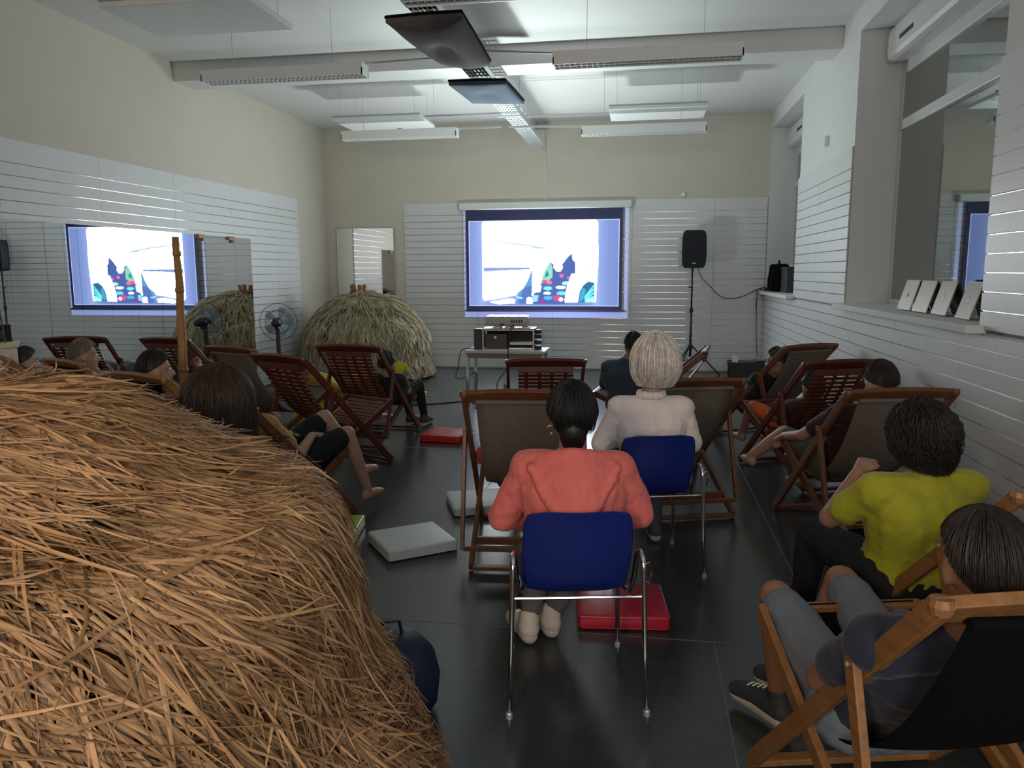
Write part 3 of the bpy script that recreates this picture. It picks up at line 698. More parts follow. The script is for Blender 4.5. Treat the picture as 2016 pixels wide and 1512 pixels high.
lp = empty('loudspeaker', (.78, 12.5, 1.70), R(4), 'black loudspeaker on the tripod stand against the back wall', 'speaker')
prof = [(-.15, 0), (.15, 0), (.178, .05), (.19, .20), (.185, .48), (.165, .555), (.12, .58), (-.12, .58), (-.165, .555), (-.185, .48), (-.19, .20), (-.178, .05)]
vs_ = [(x, y_, z) for y_, sc2 in ((-.15, 1), (.14, .82)) for x, z in [(px_*sc2, pz_*(1 if sc2 == 1 else .94)+(0 if sc2 == 1 else .02)) for px_, pz_ in prof]]
k_ = len(prof); fs = [(i, (i+1) % k_, k_+(i+1) % k_, k_+i) for i in range(k_)]+[tuple(range(k_)), tuple(range(k_, 2*k_))]
MB().add(vs_, fs).build('cabinet', mat('speaker_shell', (.003, .004, .008), .6, bump=.2, bscale=200), lp, bevel=.008)
gp = [(x*.88, z*.88+.035) for x, z in prof]
MB().add([(x, -.153, z) for x, z in gp]+[(x, -.158, z) for x, z in gp], fs).build('grille', mat('speaker_grille', (.005, .007, .014), .7, bump=.4, bscale=500), lp)
MB().box((-.03, -.161, .065), (.03, -.157, .078)).build('badge', M_steel, lp)
MB().tube([(0, 0, -.03), (0, 0, .03)], .02, 12).build('pole_socket', M_black, lp)
cable([(.86, 12.45, 1.70), (.92, 12.45, 1.55), (1.05, 12.5, 1.42), (1.22, 12.55, 1.26), (1.42, 12.6, 1.22), (1.62, 12.65, 1.27), (1.80, 12.7, 1.36), (1.95, 12.75, 1.40), (2.08, 12.78, 1.42)], .007, 'black cable sagging from the loudspeaker to the far window sill')
cable([(2.02, 12.8, 1.345), (1.86, 12.82, 1.345), (1.82, 12.83, 1.2), (1.83, 12.85, .8), (1.84, 12.8, .45), (1.83, 12.6, .30)], .006, 'cable hanging from the far sill down the corner to the crate')
cable([(1.98, 12.7, 1.345), (1.80, 12.68, 1.35), (1.79, 12.7, 1.1), (1.81, 12.7, 1.0)], .005, 'short loose cable end hanging from the far sill')
# items on the far sill
bg = empty('equipment_bag', (2.06, 12.35, 1.335), R(8), 'black padded bag standing on the far window sill', 'bag')
MB().box((-.11, -.17, .0), (.11, .17, .42)).build('bag_body', M_blackc, bg, bevel=.05, seg=4)
MB().tube([(-.11, -.08, .40), (-.17, -.1, .30), (-.19, -.1, .16), (-.14, -.1, .04)], .012, 8).build('shoulder_strap', M_blackc, bg, smooth=True)
MB().tube([(0, -.06, .40), (-.01, -.02, .47), (0, .05, .41)], .01, 8).build('carry_handle', M_blackc, bg, smooth=True)
MB().box((-.135, -.13, .05), (-.105, .13, .22)).build('front_pocket', M_blackc, bg, bevel=.012)
bx2 = empty('storage_box', (2.15, 11.75, 1.335), R(0), 'dark teal box beside the black bag on the far sill', 'box')
MB().box((-.12, -.22, 0), (.12, .22, .36)).build('box_body', mat('teal_dark', (.018, .035, .04), .4), bx2, bevel=.01)
MB().box((-.125, -.225, .33), (.125, .225, .37)).build('box_lid', MATS['teal_dark'], bx2, bevel=.006)
MB().box((-.03, -.05, .37), (.03, .03, .40)).build('white_adapter', M_metalw, bx2, bevel=.004)
rk = empty('small_mixer', (2.0, 12.72, 1.335), R(0), 'small black mixer with cables on the corner of the far sill', 'audio gear')
MB().box((-.09, -.08, 0), (.09, .08, .05)).build('case', M_black, rk, bevel=.006)
for i in range(3): MB().lathe([(.01, 0), (.008, .015)], 8, (-.05+i*.05, 0, .05)).build('knob', M_steel, rk)
# crate in the corner
cr = empty('storage_crate', (1.62, 12.28, 0), R(-6), 'black plastic crate with papers in the far right corner', 'crate')
b_ = MB(); b_.box((-.27, -.19, .0), (.27, -.175, .25)); b_.box((-.27, .175, 0), (.27, .19, .25)); b_.box((-.27, -.19, 0), (-.255, .19, .25)); b_.box((.255, -.19, 0), (.27, .19, .25)); b_.box((-.27, -.19, 0), (.27, .19, .012)); b_.build('crate_body', M_black, cr)
b_ = MB(); b_.box((-.285, -.205, .225), (.285, -.19, .255)); b_.box((-.285, .19, .225), (.285, .205, .255)); b_.box((-.285, -.19, .225), (-.27, .19, .255)); b_.box((.27, -.19, .225), (.285, .19, .255)); b_.build('crate_rim', M_black, cr)
p = MB().box((-.22, -.13, .24), (.2, .14, .262)).build('cardboard_flap', mat('cardboard_dark', (.10, .085, .07), .8), cr); p.rotation_euler = (0, R(-6), 0)
p = MB().box((-.25, -.12, .23), (-.16, .06, .31)).build('paper', M_metalw, cr); p.rotation_euler = (0, R(8), 0)
# laptops tented on the near sill
M_lap = mat('laptop_aluminium', (.30, .285, .25), .4, metal=.3)
for i, (yy, dz) in enumerate(((6.53, 0), (6.18, 0), (5.80, 0), (5.38, .006))):
    t = empty('laptop', (2.075, yy, 1.335), R([0, 0, -2, -5][i]), ['silver laptop farthest along the near window sill', 'silver laptop second from the far end of the near sill', 'silver laptop with two marks, third from the far end of the near sill', 'silver laptop nearest the camera on the sill, with a bright rim'][i], 'laptop', 'silver laptops on the window sill')
    lid = MB().box((-.005, -.15, 0), (.005, .15, .245)).build('lid', M_lap, t, bevel=.004); lid.rotation_euler = (0, R(16), 0); lid.location = (-.03, 0, .004)
    bs = MB().box((-.007, -.15, 0), (.007, .15, .238)).build('keyboard_base', M_black, t, bevel=.004); bs.rotation_euler = (0, R(-18), 0); bs.location = (.115, 0, .004)
    lg = MB()
    lg.lathe([(0, -.001), (.016, -.001), (.016, .001), (0, .001)], 14, (0, 0, 0), axis='y')
    o = lg.build('lid_emblem', M_metalw if i else M_dark, lid); o.location = (-.0058, 0, .12); o.rotation_euler = (0, 0, R(90)); o.scale = (.8, 1, 1)
    o = MB().box((-.003, -.001, 0), (.003, .001, .008)).build('emblem_leaf', M_metalw if i else M_dark, lid); o.location = (-.0065, 0, .14); o.rotation_euler = (0, R(0), R(90))
    if i == 3:
        b_ = MB(); b_.box((-.0065, -.15, .0), (-.0045, .15, .006)); b_.box((-.0065, -.15, .239), (-.0045, .15, .245)); b_.box((-.0065, -.15, 0), (-.0045, -.144, .245)); b_.build('bright_rim', M_metalw, lid)

# ---------------------------------------------------------------- pedestal fan
fn = empty('pedestal_fan', (-4.885, 9.80, 0), R(14), 'black pedestal fan with pale blue blades beside the far straw dome', 'fan')
MB().lathe([(0, 0), (.20, 0), (.20, .015), (.16, .03), (.03, .05), (0, .05)], 28, (0, 0, 0)).build('base', M_black, fn)
MB().tube([(0, 0, .04), (0, 0, .55)], .020, 12).build('pole', M_black, fn)
MB().tube([(0, 0, .5), (0, 0, .90)], .028, 12).build('upper_column', M_black, fn)
hd = MB().lathe([(0, -.16), (.045, -.15), (.065, -.10), (.068, -.02), (.055, .02), (0, .03)], 20, (0, 0, .985), axis='y').build('motor_housing', M_black, fn, smooth=True)
MB().box((-.03, -.06, .88), (.03, .02, .95)).build('tilt_joint', M_black, fn, bevel=.006)
M_blade = mat('pale_blue_blade', (.10, .30, .42), .3)
M_blade.node_tree.nodes['Principled BSDF'].inputs['Alpha'].default_value = .4
for k in range(5):
    a0 = 2*PI*k/5; vs_ = []; fs = []
    for i in range(6):
        r_ = .035+.17*i/5
        for j in range(5):
            a = a0+(-.34+.68*j/4)*(.75+.25*math.sin(PI*i/5)); vs_.append((r_*math.cos(a), .075+.02*(j-2)/2*(.5+i/10), .985+r_*math.sin(a)))
    n = len(vs_); vs_ += [(x, y_+.002, z) for x, y_, z in vs_]
    for i in range(5):
        for j in range(4): q = i*5+j; fs += [(q, q+1, q+6, q+5), (n+q, n+q+5, n+q+6, n+q+1)]
        for j in (0, 4): q = i*5+j; fs.append((q, q+5, n+q+5, n+q))
    for i in (0, 5):
        for j in range(4): q = i*5+j; fs.append((q, q+1, n+q+1, n+q))
    MB().add(vs_, fs).build('blade', M_blade, fn, smooth=True)
MB().lathe([(0, .05), (.035, .05), (.035, .09), (0, .1)], 16, (0, 0, .985), axis='y').build('blade_hub', M_black, fn)
for yy, dep in ((.02, -.02), (.11, .035)):
    g = MB()
    for k in range(40):
        a = 2*PI*k/40; g.tube([(.03*math.cos(a), yy+dep, .985+.03*math.sin(a)), (.17*math.cos(a), yy+dep, .985+.17*math.sin(a)), (.252*math.cos(a), .065, .985+.252*math.sin(a))], .0009, 3, caps=False)
    g.build('guard_cage', M_steel, fn)
for rr, yy in ((.252, .065), (.16, .15), (.16, .0)):
    MB().tube([(rr*math.cos(2*PI*k/32), yy, .985+rr*math.sin(2*PI*k/32)) for k in range(33)], .004 if rr > .15 else .0015, 6, caps=False).build('guard_ring', M_black, fn)
MB().tube([(.03, -.10, .93), (.07, -.12, .88)], .004, 6).build('pull_stick', M_metalw, fn)

# ---------------------------------------------------------------- wooden pole, plinth with thin rod
pl = empty('wooden_pole', (-3.547, 5.50, 0), 0, 'rough honey-coloured wooden pole standing among the left deck chairs', 'pole')
zs = np.linspace(0, 1.93, 26); pts = [(.004*math.sin(z*5)+.003*math.sin(z*13), .004*math.cos(z*4), z) for z in zs]
rr = [(.043-.017*z/1.93)*(1+.05*math.sin(z*17)+.03*math.sin(z*41+1)) for z in zs]
M_pole = mat('pole_wood', (.46, .24, .075), .6, nscale=14, namt=.4, stretch=(3, 3, .5), bump=.3, bscale=40)
MB().tube(pts, rr, 14).build('trunk', M_pole, pl, smooth=True)
for z, rad in ((1.52, .037), (1.80, .034), (.9, .042), (.45, .045)): MB().lathe([(rad*.85, -.02), (rad, 0), (rad*.85, .02)], 12, (.004*math.sin(z*5), .004*math.cos(z*4), z)).build('knot_ring', M_pole, pl, smooth=True)
MB().lathe([(0, 0), (.20, 0), (.20, .03), (.06, .045), (.055, .1), (0, .1)], 20, (0, 0, 0)).build('foot_plate', M_dark, pl)
pt = empty('plinth', (-5.0, 5.35, 0), 0, 'narrow cream plinth at the left picture edge', 'plinth')
MB().box((-.06, -.06, .0), (.06, .06, 1.07)).build('column', M_cream, pt, bevel=.004)
MB().box((-.075, -.075, 1.07), (.075, .075, 1.11)).build('cap', mat('cream_cap', (.62, .52, .33), .6), pt, bevel=.006)
rd = empty('hanging_cord', (-5.0, 5.35, 1.11), 0, 'thin dark cord with coloured beads at the left picture edge', 'cord')
MB().tube([(0.01, 0, 0), (-.025, .0, .35), (-.03, 0, .8), (-.03, 0, ZC-1.12)], .006, 6).build('cord', M_black, rd)
for i, (z, c) in enumerate(((.74, (.01, .16, .12)), (.66, (.02, .05, .05)), (.58, (.25, .06, .02)), (.50, (.01, .02, .02)), (.40, (.02, .10, .08)), (.05, (.02, .02, .02)))):
    MB().lathe([(0, -.05), (.016, -.04), (.02, 0), (.016, .04), (0, .05)], 8, (-.028+.0, 0, z)).build('bead', mat('bead_%s' % 'abcdef'[i], c, .5), rd, smooth=True)

# ---------------------------------------------------------------- straw domes
def thatch(name, loc, label, prof, nstr, wid, m_, mb, seg, seed, lmin, lmax, lift, slots=None, azr=(0, 2*PI), group=None, collar=None, spread=.35, bias=0, tiers=3, shrink=0):
    """prof: list (r, z) from apex to ground. Backing lathe + ribbons that follow the profile downwards."""
    g = np.random.default_rng(seed)
    t = empty(name, loc, 0, label, 'straw dome', group)
    pr = np.array(prof); s = np.concatenate([[0], np.cumsum(np.hypot(*np.diff(pr, axis=0).T))]); S = s[-1]
    R_at = lambda q: np.interp(q, s, pr[:, 0]); Z_at = lambda q: np.interp(q, s, pr[:, 1])
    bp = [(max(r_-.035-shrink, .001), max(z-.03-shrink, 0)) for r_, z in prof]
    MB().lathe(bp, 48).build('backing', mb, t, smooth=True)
    # start arc, length, azimuth, heading (angle to the downhill direction)
    n = nstr
    q0 = S*(g.random(n)**.62)*.97 - .05; q0 = np.maximum(q0, .01)
    ln = lmin+(lmax-lmin)*g.random(n)
    ph = azr[0]+(azr[1]-azr[0])*g.random(n)
    clump = .45*np.sin(ph*5+q0*7+seed)+.3*np.sin(ph*13-q0*11+2*seed)
    hd = g.normal(0, spread, n)+clump*.5+bias
    stray = g.random(n) < .04; hd[stray] += g.normal(0, .9, stray.sum())
    lf = lift*(.15+g.random(n)**1.8); lf[stray] *= 1.6
    if slots:   # tier rims: strands that begin above a rim keep straight past it
        pass
    ts = np.floor(q0/S*tiers)*S/tiers; w_ = wid*(.55+.9*g.random(n)); curl = g.normal(0, .35, n); base_h = .018*g.random(n)+.05*np.clip(clump, 0, 1)*.5
    T = np.linspace(0, 1, seg+1)
    pos = np.zeros((n, seg+1, 3)); q = q0.copy(); a = ph.copy(); hdk = hd.copy()
    for k in range(seg+1):
        r_ = R_at(np.minimum(q, S)); z_ = Z_at(np.minimum(q, S))
        e = 1e-3; dr = (R_at(np.minimum(q+e, S))-R_at(np.minimum(q, S)-e)); dz = (Z_at(np.minimum(q+e, S))-Z_at(np.minimum(q, S)-e)); L_ = np.hypot(dr, dz)+1e-9
        nr, nz = -dz/L_, dr/L_   # outward normal
        h = base_h+lf*T[k]**2+np.clip((q-ts)*.13, 0, .06)-shrink
        rr_ = r_+nr*h; zz_ = z_+nz*h
        pos[:, k, 0] = rr_*np.cos(a); pos[:, k, 1] = rr_*np.sin(a); pos[:, k, 2] = np.maximum(zz_, .004)
        st = ln/seg; q = q+st*np.cos(hdk); a = a+st*np.sin(hdk)/np.maximum(r_, .12); hdk = hdk+curl/seg*.6
    over = (q-S); 
    d = np.diff(pos, axis=1); d = np.concatenate([d, d[:, -1:]], 1); d /= np.linalg.norm(d, axis=2, keepdims=True)+1e-9
    nrm = pos.copy(); nrm[..., 2] = np.abs(nrm[..., 2])*.6+.2; nrm /= np.linalg.norm(nrm, axis=2, keepdims=True)
    sd = np.cross(d, nrm); sd /= np.linalg.norm(sd, axis=2, keepdims=True)+1e-9
    tw = g.normal(0, .5, n)[:, None, None]; side = sd*np.cos(tw)+np.cross(sd, d)*np.sin(tw); nn = np.cross(side, d)
    taper = (1-.75*T**3)[None, :, None]*w_[:, None, None]*.5
    A = pos-side*taper; B = pos+nn*taper*.45; C_ = pos+side*taper
    V = np.stack([A, B, C_], 2)      # n, seg+1, 3, 3
    base = (np.arange(n)*(seg+1)*3)[:, None]+(np.arange(seg)*3)[None, :]
    F = []
    for i in (0, 1): F.append(np.stack([base+i, base+i+1, base+i+4, base+i+3], -1))
    F = np.stack(F, 2).reshape(-1, 4)
    me = bpy.data.meshes.new('straw'); V = V.reshape(-1, 3)
    me.vertices.add(len(V)); me.vertices.foreach_set('co', V.astype(np.float32).ravel())
    me.loops.add(F.size); me.loops.foreach_set('vertex_index', F.astype(np.int32).ravel())
    me.polygons.add(len(F)); me.polygons.foreach_set('loop_start', np.arange(0, F.size, 4, dtype=np.int32)); me.polygons.foreach_set('loop_total', np.full(len(F), 4, np.int32))
    me.update(); me.validate(); me.materials.append(m_)
    o = link('straw', me, t); o['kind'] = 'stuff'
    return t
NEAR = [(0, 1.375), (.15, 1.375), (.3, 1.345), (.38, 1.305), (.47, 1.25), (.66, 1.115), (.80, 1.055), (.91, 1.005), (.96, .92), (.99, .80), (1.03, .57), (1.11, .39), (1.22, .14), (1.26, .03)]
thatch('straw_dome', (-1.78, 1.70, 0), 'large dome of loose golden straw filling the bottom left, nearest the camera', NEAR, 17000, .0085, M_straw, M_strawb, 7, 3, .20, .55, .04, azr=(-PI*.98, PI*.62), bias=.5, tiers=3.4, shrink=.045)
FAR = [(0, 1.33), (.12, 1.33), (.2, 1.26), (.52, 1.13), (.75, .93), (.90, .68), (.94, .45), (.97, .2), (1.0, .03)]
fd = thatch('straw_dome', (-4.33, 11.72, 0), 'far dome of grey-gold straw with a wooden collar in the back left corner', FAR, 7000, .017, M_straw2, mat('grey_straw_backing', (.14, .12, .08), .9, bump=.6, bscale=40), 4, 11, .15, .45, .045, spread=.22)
b_ = MB()
for k in range(7):
    a = 2*PI*k/7; b_.beam((-.13+.09*math.cos(a), .05+.09*math.sin(a), 1.28), (-.13+.12*math.cos(a), .05+.12*math.sin(a), 1.46+.015*math.sin(k*3)), .05, .03)
b_.build('wooden_collar', M_honey_lit, fd)
MB().lathe([(0, 0), (.13, 0), (.14, .03), (.13, .05), (.07, .06), (0, .06)], 16, (-.13, .05, 1.31)).build('collar_ring', M_brown, fd)
# dark bag tucked beside the near dome
nb = empty('navy_bag', (-.90, 2.60, 0), R(20), 'rounded navy blue bag on the floor behind the edge of the near straw', 'bag')
MB().lathe([(0, 0), (.13, .0), (.17, .05), (.18, .14), (.16, .23), (.11, .29), (.05, .31), (0, .31)], 20, (0, 0, 0)).build('bag_body', mat('navy_nylon', (.008, .016, .045), .6, bump=.4, bscale=25), nb, smooth=True)
MB().tube([(-.04, 0, .3), (-.03, 0, .36), (.03, 0, .36), (.04, 0, .3)], .008, 6).build('bag_handle', M_black, nb)

# ---------------------------------------------------------------- people
SKIN = {}
def skin(col): 
    k = 'skin_%d' % int(col[0]*1000); return mat(k, col, .55, nscale=20, namt=.12)
DG = None
def cap_geo(p, q, r0, r1, n=14):
    p = Vector(p); q = Vector(q); d = q-p; L_ = d.length
    if L_ < 1e-5: d = Vector((0, 0, 1)); L_ = 1e-5
    d.normalize(); pts = []; rs = []
    for k in range(1, 5): a = PI/2*(1-k/4*1.0); pts.append(p-d*r0*math.sin(a)); rs.append(max(r0*math.cos(a), .001))
    pts.append(p+d*L_*.001) if False else None
    for k in range(0, 4): a = PI/2*(k/4); pts.append(q+d*r1*math.sin(a)); rs.append(max(r1*math.cos(a), .001))
    pts.append(q+d*r1); rs.append(.001)
    return pts, rs, n
class Body(MB):
    def cap(s, p, q, r0, r1=None, n=12):
        pts, rs, n = cap_geo(p, q, r0, r0 if r1 is None else r1, n); s.tube(pts, rs, n); return s
    def chain(s, pts, rs, n=12):
        for i in range(len(pts)-1): s.cap(pts[i], pts[i+1], rs[i], rs[i+1], n)
        return s
    def ell(s, c, rad, M=None, n=16):
        c = Vector(c); vs_ = []; fs = []; m_ = n//2
        for i in range(m_+1):
            th = PI*i/m_
            for k in range(n):
                a = 2*PI*k/n; v = Vector((rad[0]*math.sin(th)*math.cos(a), rad[1]*math.sin(th)*math.sin(a), rad[2]*math.cos(th)))
                if i in (0, m_): v = Vector((rad[0]*.01*math.cos(a), rad[1]*.01*math.sin(a), rad[2]*math.cos(th)))
                vs_.append(c+(M @ v if M else v))
        for i in range(m_):
            for k in range(n): fs.append((i*n+k, i*n+(k+1) % n, (i+1)*n+(k+1) % n, (i+1)*n+k))
        fs += [tuple(range(n)), tuple(m_*n+k for k in range(n))]
        return s.add(vs_, fs)
    def organic(s, name, m_, parent, vox, it=5, disp=0, dscale=.12, dec=None):
        me = s.mesh(name); o = bpy.data.objects.new(name, me); COL.objects.link(o)
        r = o.modifiers.new('r', 'REMESH'); r.mode = 'VOXEL'; r.voxel_size = vox
        sm = o.modifiers.new('s', 'SMOOTH'); sm.iterations = it; sm.factor = .5
        if disp:
            tx = bpy.data.textures.new('folds', 'CLOUDS'); tx.noise_scale = dscale; tx.noise_depth = 2
            dm = o.modifiers.new('d', 'DISPLACE'); dm.texture = tx; dm.strength = disp; dm.mid_level = .5; dm.texture_coords = 'LOCAL'
        if dec: d_ = o.modifiers.new('k', 'DECIMATE'); d_.ratio = dec
        dg = bpy.context.evaluated_depsgraph_get(); dg.update()
        nm = bpy.data.meshes.new_from_object(o.evaluated_get(dg)); nm.name = name
        bpy.data.objects.remove(o); bpy.data.meshes.remove(me)
        nm.materials.clear(); nm.materials.append(m_)
        return link(name, nm, parent, smooth=True)

def hair_mesh(Hc, HM, style, n_str, parent, m_, seed=1, s=1.0):
    """HM: 3x3 head rotation; path: from crown over the skull then hanging. style dict: back, side, front polar extents, drop, puff, curl"""
    g = random.Random(seed)
    puff = style.get('puff', 1.0); ax, ay, az_ = .086*puff, .108*puff, .112*puff
    crown = style.get('crown', 0)
    up_h = Vector((0, 0, 1))
    lump = style.get('lump', .035)
    def path(phi, off, nn, wob=0, ph0=0):
        off = off+(.11*lump)*(math.sin(2*phi+seed)+.7*math.sin(5*phi+2*seed)+.4*math.sin(11*phi+seed))
        fr_ = max(0, math.sin(phi))   # phi=90deg is the front
        bk = max(0, -math.sin(phi))
        pol = style['side']*(1-fr_-bk) if fr_+bk < 1 else 0
        pol = style['side']*(1-max(fr_, bk))+style['front']*fr_+style['back']*bk
        drop = style.get('drop', 0)*(1 if fr_ < .55 else 0)*(1-.25*style.get('taper', 0)*(1-bk))
        pts = []
        for i in range(nn+1):
            t = i/nn; a = pol*min(t*(1.0 if drop < .01 else 1.6), 1)
            p = Vector((math.sin(a)*math.cos(phi)*(ax+off), math.sin(a)*math.sin(phi)*(ay+off)-.01, math.cos(a)*(az_+off)+.018))
            if drop > .01 and t*1.6 > 1:
                u = (t*1.6-1)/.6; inn = 1-style.get('tuck', .0)*u*u
                p = Vector((p.x*inn, p.y*inn, p.z))
                pw = HM @ (p*s); pw += Vector((0, 0, -drop*u*s))
                pts.append((pw, t)); continue
            pts.append((HM @ (p*s), t))
        out = []
        for pw, t in pts:
            if wob: pw = pw+Vector((math.sin(t*wob[1]+ph0)*wob[0], math.cos(t*wob[1]*1.1+ph0*1.7)*wob[0], math.sin(t*wob[1]*.9+ph0*2)*wob[0]*.5))
            out.append(Hc+pw)
        return out
    b_ = MB(); nphi, nn = 36, 14; base = []
    for lay, off in ((0, -.012), (1, 0)):
        for k in range(nphi): base += [v for v in path(2*PI*k/nphi, off, nn)]
    fs = []; W = nn+1; m1 = nphi*W
    for k in range(nphi):
        k2 = (k+1) % nphi
        for i in range(nn): fs += [(k*W+i, k*W+i+1, k2*W+i+1, k2*W+i)[::-1], (m1+k*W+i, m1+k*W+i+1, m1+k2*W+i+1, m1+k2*W+i)]
        fs.append((k*W+nn, m1+k*W+nn, m1+k2*W+nn, k2*W+nn))
    b_.add(base, fs)
    for j in range(n_str):
        phi = g.random()*2*PI; off = .001+.011*g.random()
        pts = path(phi, off, 10, wob=(style.get('curl', .0)+.0015, style.get('freq', 9)*(.7+.6*g.random())), ph0=g.random()*6)
        st = g.choice([0, 0, 1, 2, 3]); pts = pts[st:]
        w0 = .0022*(.7+.8*g.random()); b_.tube(pts, [w0*(1-.7*i/(len(pts)-1)) for i in range(len(pts))], 3, caps=False)
    me = bpy.data.meshes.new('hair'); me.from_pydata(b_.v, [], b_.f); me.update(); me.materials.append(m_)
    return link('hair', me, parent, smooth=True)

HAIRS = dict(
 crop=dict(back=2.2, side=1.2, front=.75, drop=0, puff=.99, lump=.01),
 short=dict(back=2.0, side=1.45, front=.85, drop=0, puff=1.0),
 shortlow=dict(back=2.25, side=1.55, front=.9, drop=0, puff=1.03),
 bob=dict(back=1.6, side=1.6, front=1.0, drop=.115, puff=1.47, tuck=.30),
 long=dict(back=1.6, side=1.55, front=1.0, drop=.24, puff=1.55, tuck=-.10, curl=.006, freq=7),
 curly=dict(back=1.65, side=1.55, front=1.0, drop=.10, puff=1.22, tuck=.15, curl=.012, freq=16))
def person(loc, rot, label, skin_c, hair_c, hair, top_c, sleeve, bot_c, bot, P=None, s=1.0, vox=.012, head_rot=(0, 0, 0), shoe_c=None, nstr=0, disp=0, hood=False, collar=False, fine=False, group=None, glasses=False, bangle=None, thick=1.0, no_legs=False, hair_pts=None, top_rough=.85, earring=False):
    t = empty('person', loc, rot, label, 'person', group)
    base = dict(pel=(0, -.03, .46), che=(0, -.27, .74), nec=(0, -.385, .905), hed=(0, -.43, 1.035), shw=.19, hipw=.095,
        elL=(-.27, -.16, .58), elR=(.27, -.16, .58), wrL=(-.12, .06, .56), wrR=(.12, .06, .56), knL=(-.12, .40, .56), knR=(.12, .40, .56), anL=(-.12, .62, .12), anR=(.12, .62, .12), toe=(0, .17, -.05))
    base.update(P or {}); G = {k: (Vector(v)*s if isinstance(v, tuple) else v*s) for k, v in base.items()}
    if P and P.get('abs'): G = {k: (Vector(v) if isinstance(v, tuple) else v) for k, v in base.items()}
    k_ = s*thick
    pel, che, nec, hed = G['pel'], G['che'], G['nec'], G['hed']
    X_ = Vector((1, 0, 0)); tw = base.get('twist', 0); X_ = Vector((math.cos(tw), math.sin(tw), 0))
    shc = che.lerp(nec, .62); shL = shc-X_*G['shw']+Vector((0, 0, -.015*s)); shR = shc+X_*G['shw']+Vector((0, 0, -.015*s))
    hpL = pel-X_*G['hipw']; hpR = pel+X_*G['hipw']
    HM = Euler(head_rot).to_matrix()
    hm = lambda x, y, z: hed+HM @ Vector((x*s, y*s, z*s))
    B = Body()
    def torso(B, g=0, low=0):
        for d in (-.075, 0, .075):
            x = X_*d*s
            B.chain([pel+x*.9, pel.lerp(che, .45)+x*.8, che+x*1.1], [(.105+g)*k_, (.092+g)*k_, (.103+g)*k_])
        B.cap(shL, shR, (.058+g*.8)*k_); B.cap(che-X_*.08*s, nec.lerp(che, .3), (.08+g)*k_, (.055+g)*s)
        B.cap(hpL, hpR, (.105+g)*k_)
    torso(B)
    B.cap(nec-(nec-che)*.15, hm(0, -.015, -.06), .056*s, .052*s)
    # head
    B.ell(hm(0, -.012, .022), (.075*s, .095*s, .10*s), HM); B.ell(hm(0, .022, -.035), (.060*s, .070*s, .078*s), HM)
    B.cap(hm(-.02, .058, -.088), hm(.02, .058, -.088), .024*s, .024*s)
    B.cap(hm(0, .088, .008), hm(0, .106, -.030), .010*s, .014*s, 8); B.cap(hm(-.012, .092, -.035), hm(.012, .092, -.035), .010*s, n=8)
    B.cap(hm(-.02, .082, -.062), hm(.02, .082, -.062), .009*s, n=8)
    B.cap(hm(-.045, .074, .032), hm(.045, .074, .032), .010*s, n=8)
    for sx in (-1, 1): B.ell(hm(sx*.076, -.008, -.012), (.012*s, .020*s, .032*s), HM, 10)
    hands = {}
    def arm(B, sh, el, wr, g=0, part='all'):
        if part == 'all':
            B.chain([sh, el, wr], [.048*k_, .039*k_, .028*s])
            # hand: palm plus five separate bent fingers
            f = (wr-el).normalized(); fwd = (f*.75+Vector((0, .25, -.35))).normalized(); sd = fwd.cross(Vector((0, 0, 1))).normalized() if abs(fwd.z) < .95 else X_
            dn = sd.cross(fwd).normalized(); sgn = 1 if sh.x > che.x else -1
            if dn.z > 0: dn = -dn
            pc = wr+fwd*.05*s
            for d in (-.024, 0, .024): B.cap(wr+sd*d*.5*s, wr+fwd*.085*s+sd*d*s, .017*s, .014*s, 8)
            for i, (d, l_) in enumerate(((-.030, .060), (-.010, .072), (.010, .068), (.030, .054))):
                a = wr+fwd*.088*s+sd*d*s; b1 = a+(fwd*.8+dn*.45)*l_*.5*s; c = b1+(fwd*.35+dn*.9).normalized()*l_*.5*s
                B.chain([a, b1, c], [.0105*s, .0098*s, .0085*s], 7)
            a = wr+fwd*.03*s-sd*sgn*.024*s; b1 = a+(-sd*sgn*.8+fwd*.7).normalized()*.035*s; B.chain([a, b1, b1+(fwd*.9+dn*.4).normalized()*.030*s], [.013*s, .0115*s, .010*s], 7)
        elif part == 'short': B.cap(sh, sh.lerp(el, .62), (.050+g)*k_, (.047+g)*k_)
        else: B.chain([sh, el, el.lerp(wr, .92)], [(.050+g)*k_, (.043+g)*k_, (.033+g)*s])
    arm(B, shL, G['elL'], G['wrL']); arm(B, shR, G['elR'], G['wrR'])
    legs = [(hpL, G['knL'], G['anL']), (hpR, G['knR'], G['anR'])]
    for hp, kn, an in legs:
        B.chain([hp, kn], [.085*k_, .056*k_]); B.chain([kn, kn.lerp(an, .35), an], [.054*k_, .052*k_, .034*s])
        tv = G['toe']; B.chain([an+Vector((0, -.03*s, -.035*s)), an+tv*.55+Vector((0, 0, -.01*s)), an+tv], [.034*s, .032*s, .022*s])
    B.organic('body', skin(skin_c), t, vox, 3)
    # eyes
    for sx in (-1, 1): Body().ell(hm(sx*.030, .078, .010), (.010*s,)*3, HM, 10).build('eye', mat('eye_white', (.6, .6, .58), .2), t, smooth=True)
    # garments
    c_top = mat('cloth_%03d%03d%03d' % tuple(int(c*999) for c in top_c), top_c, top_rough, nscale=8, namt=.12, bump=.35, bscale=35, sheen=.1)
    c_bot = mat('cloth_%03d%03d%03d' % tuple(int(c*999) for c in bot_c), bot_c, .9, nscale=8, namt=.12, bump=.3, bscale=35)
    T = Body(); g_ = .017 if not hood else .024
    for d in (-.075, 0, .075):
        x = X_*d*s; T.chain([pel+x*.9+Vector((0, 0, .02*s)), pel.lerp(che, .45)+x*.8, che+x*1.1], [(.105+g_)*k_, (.094+g_)*k_, (.105+g_)*k_])
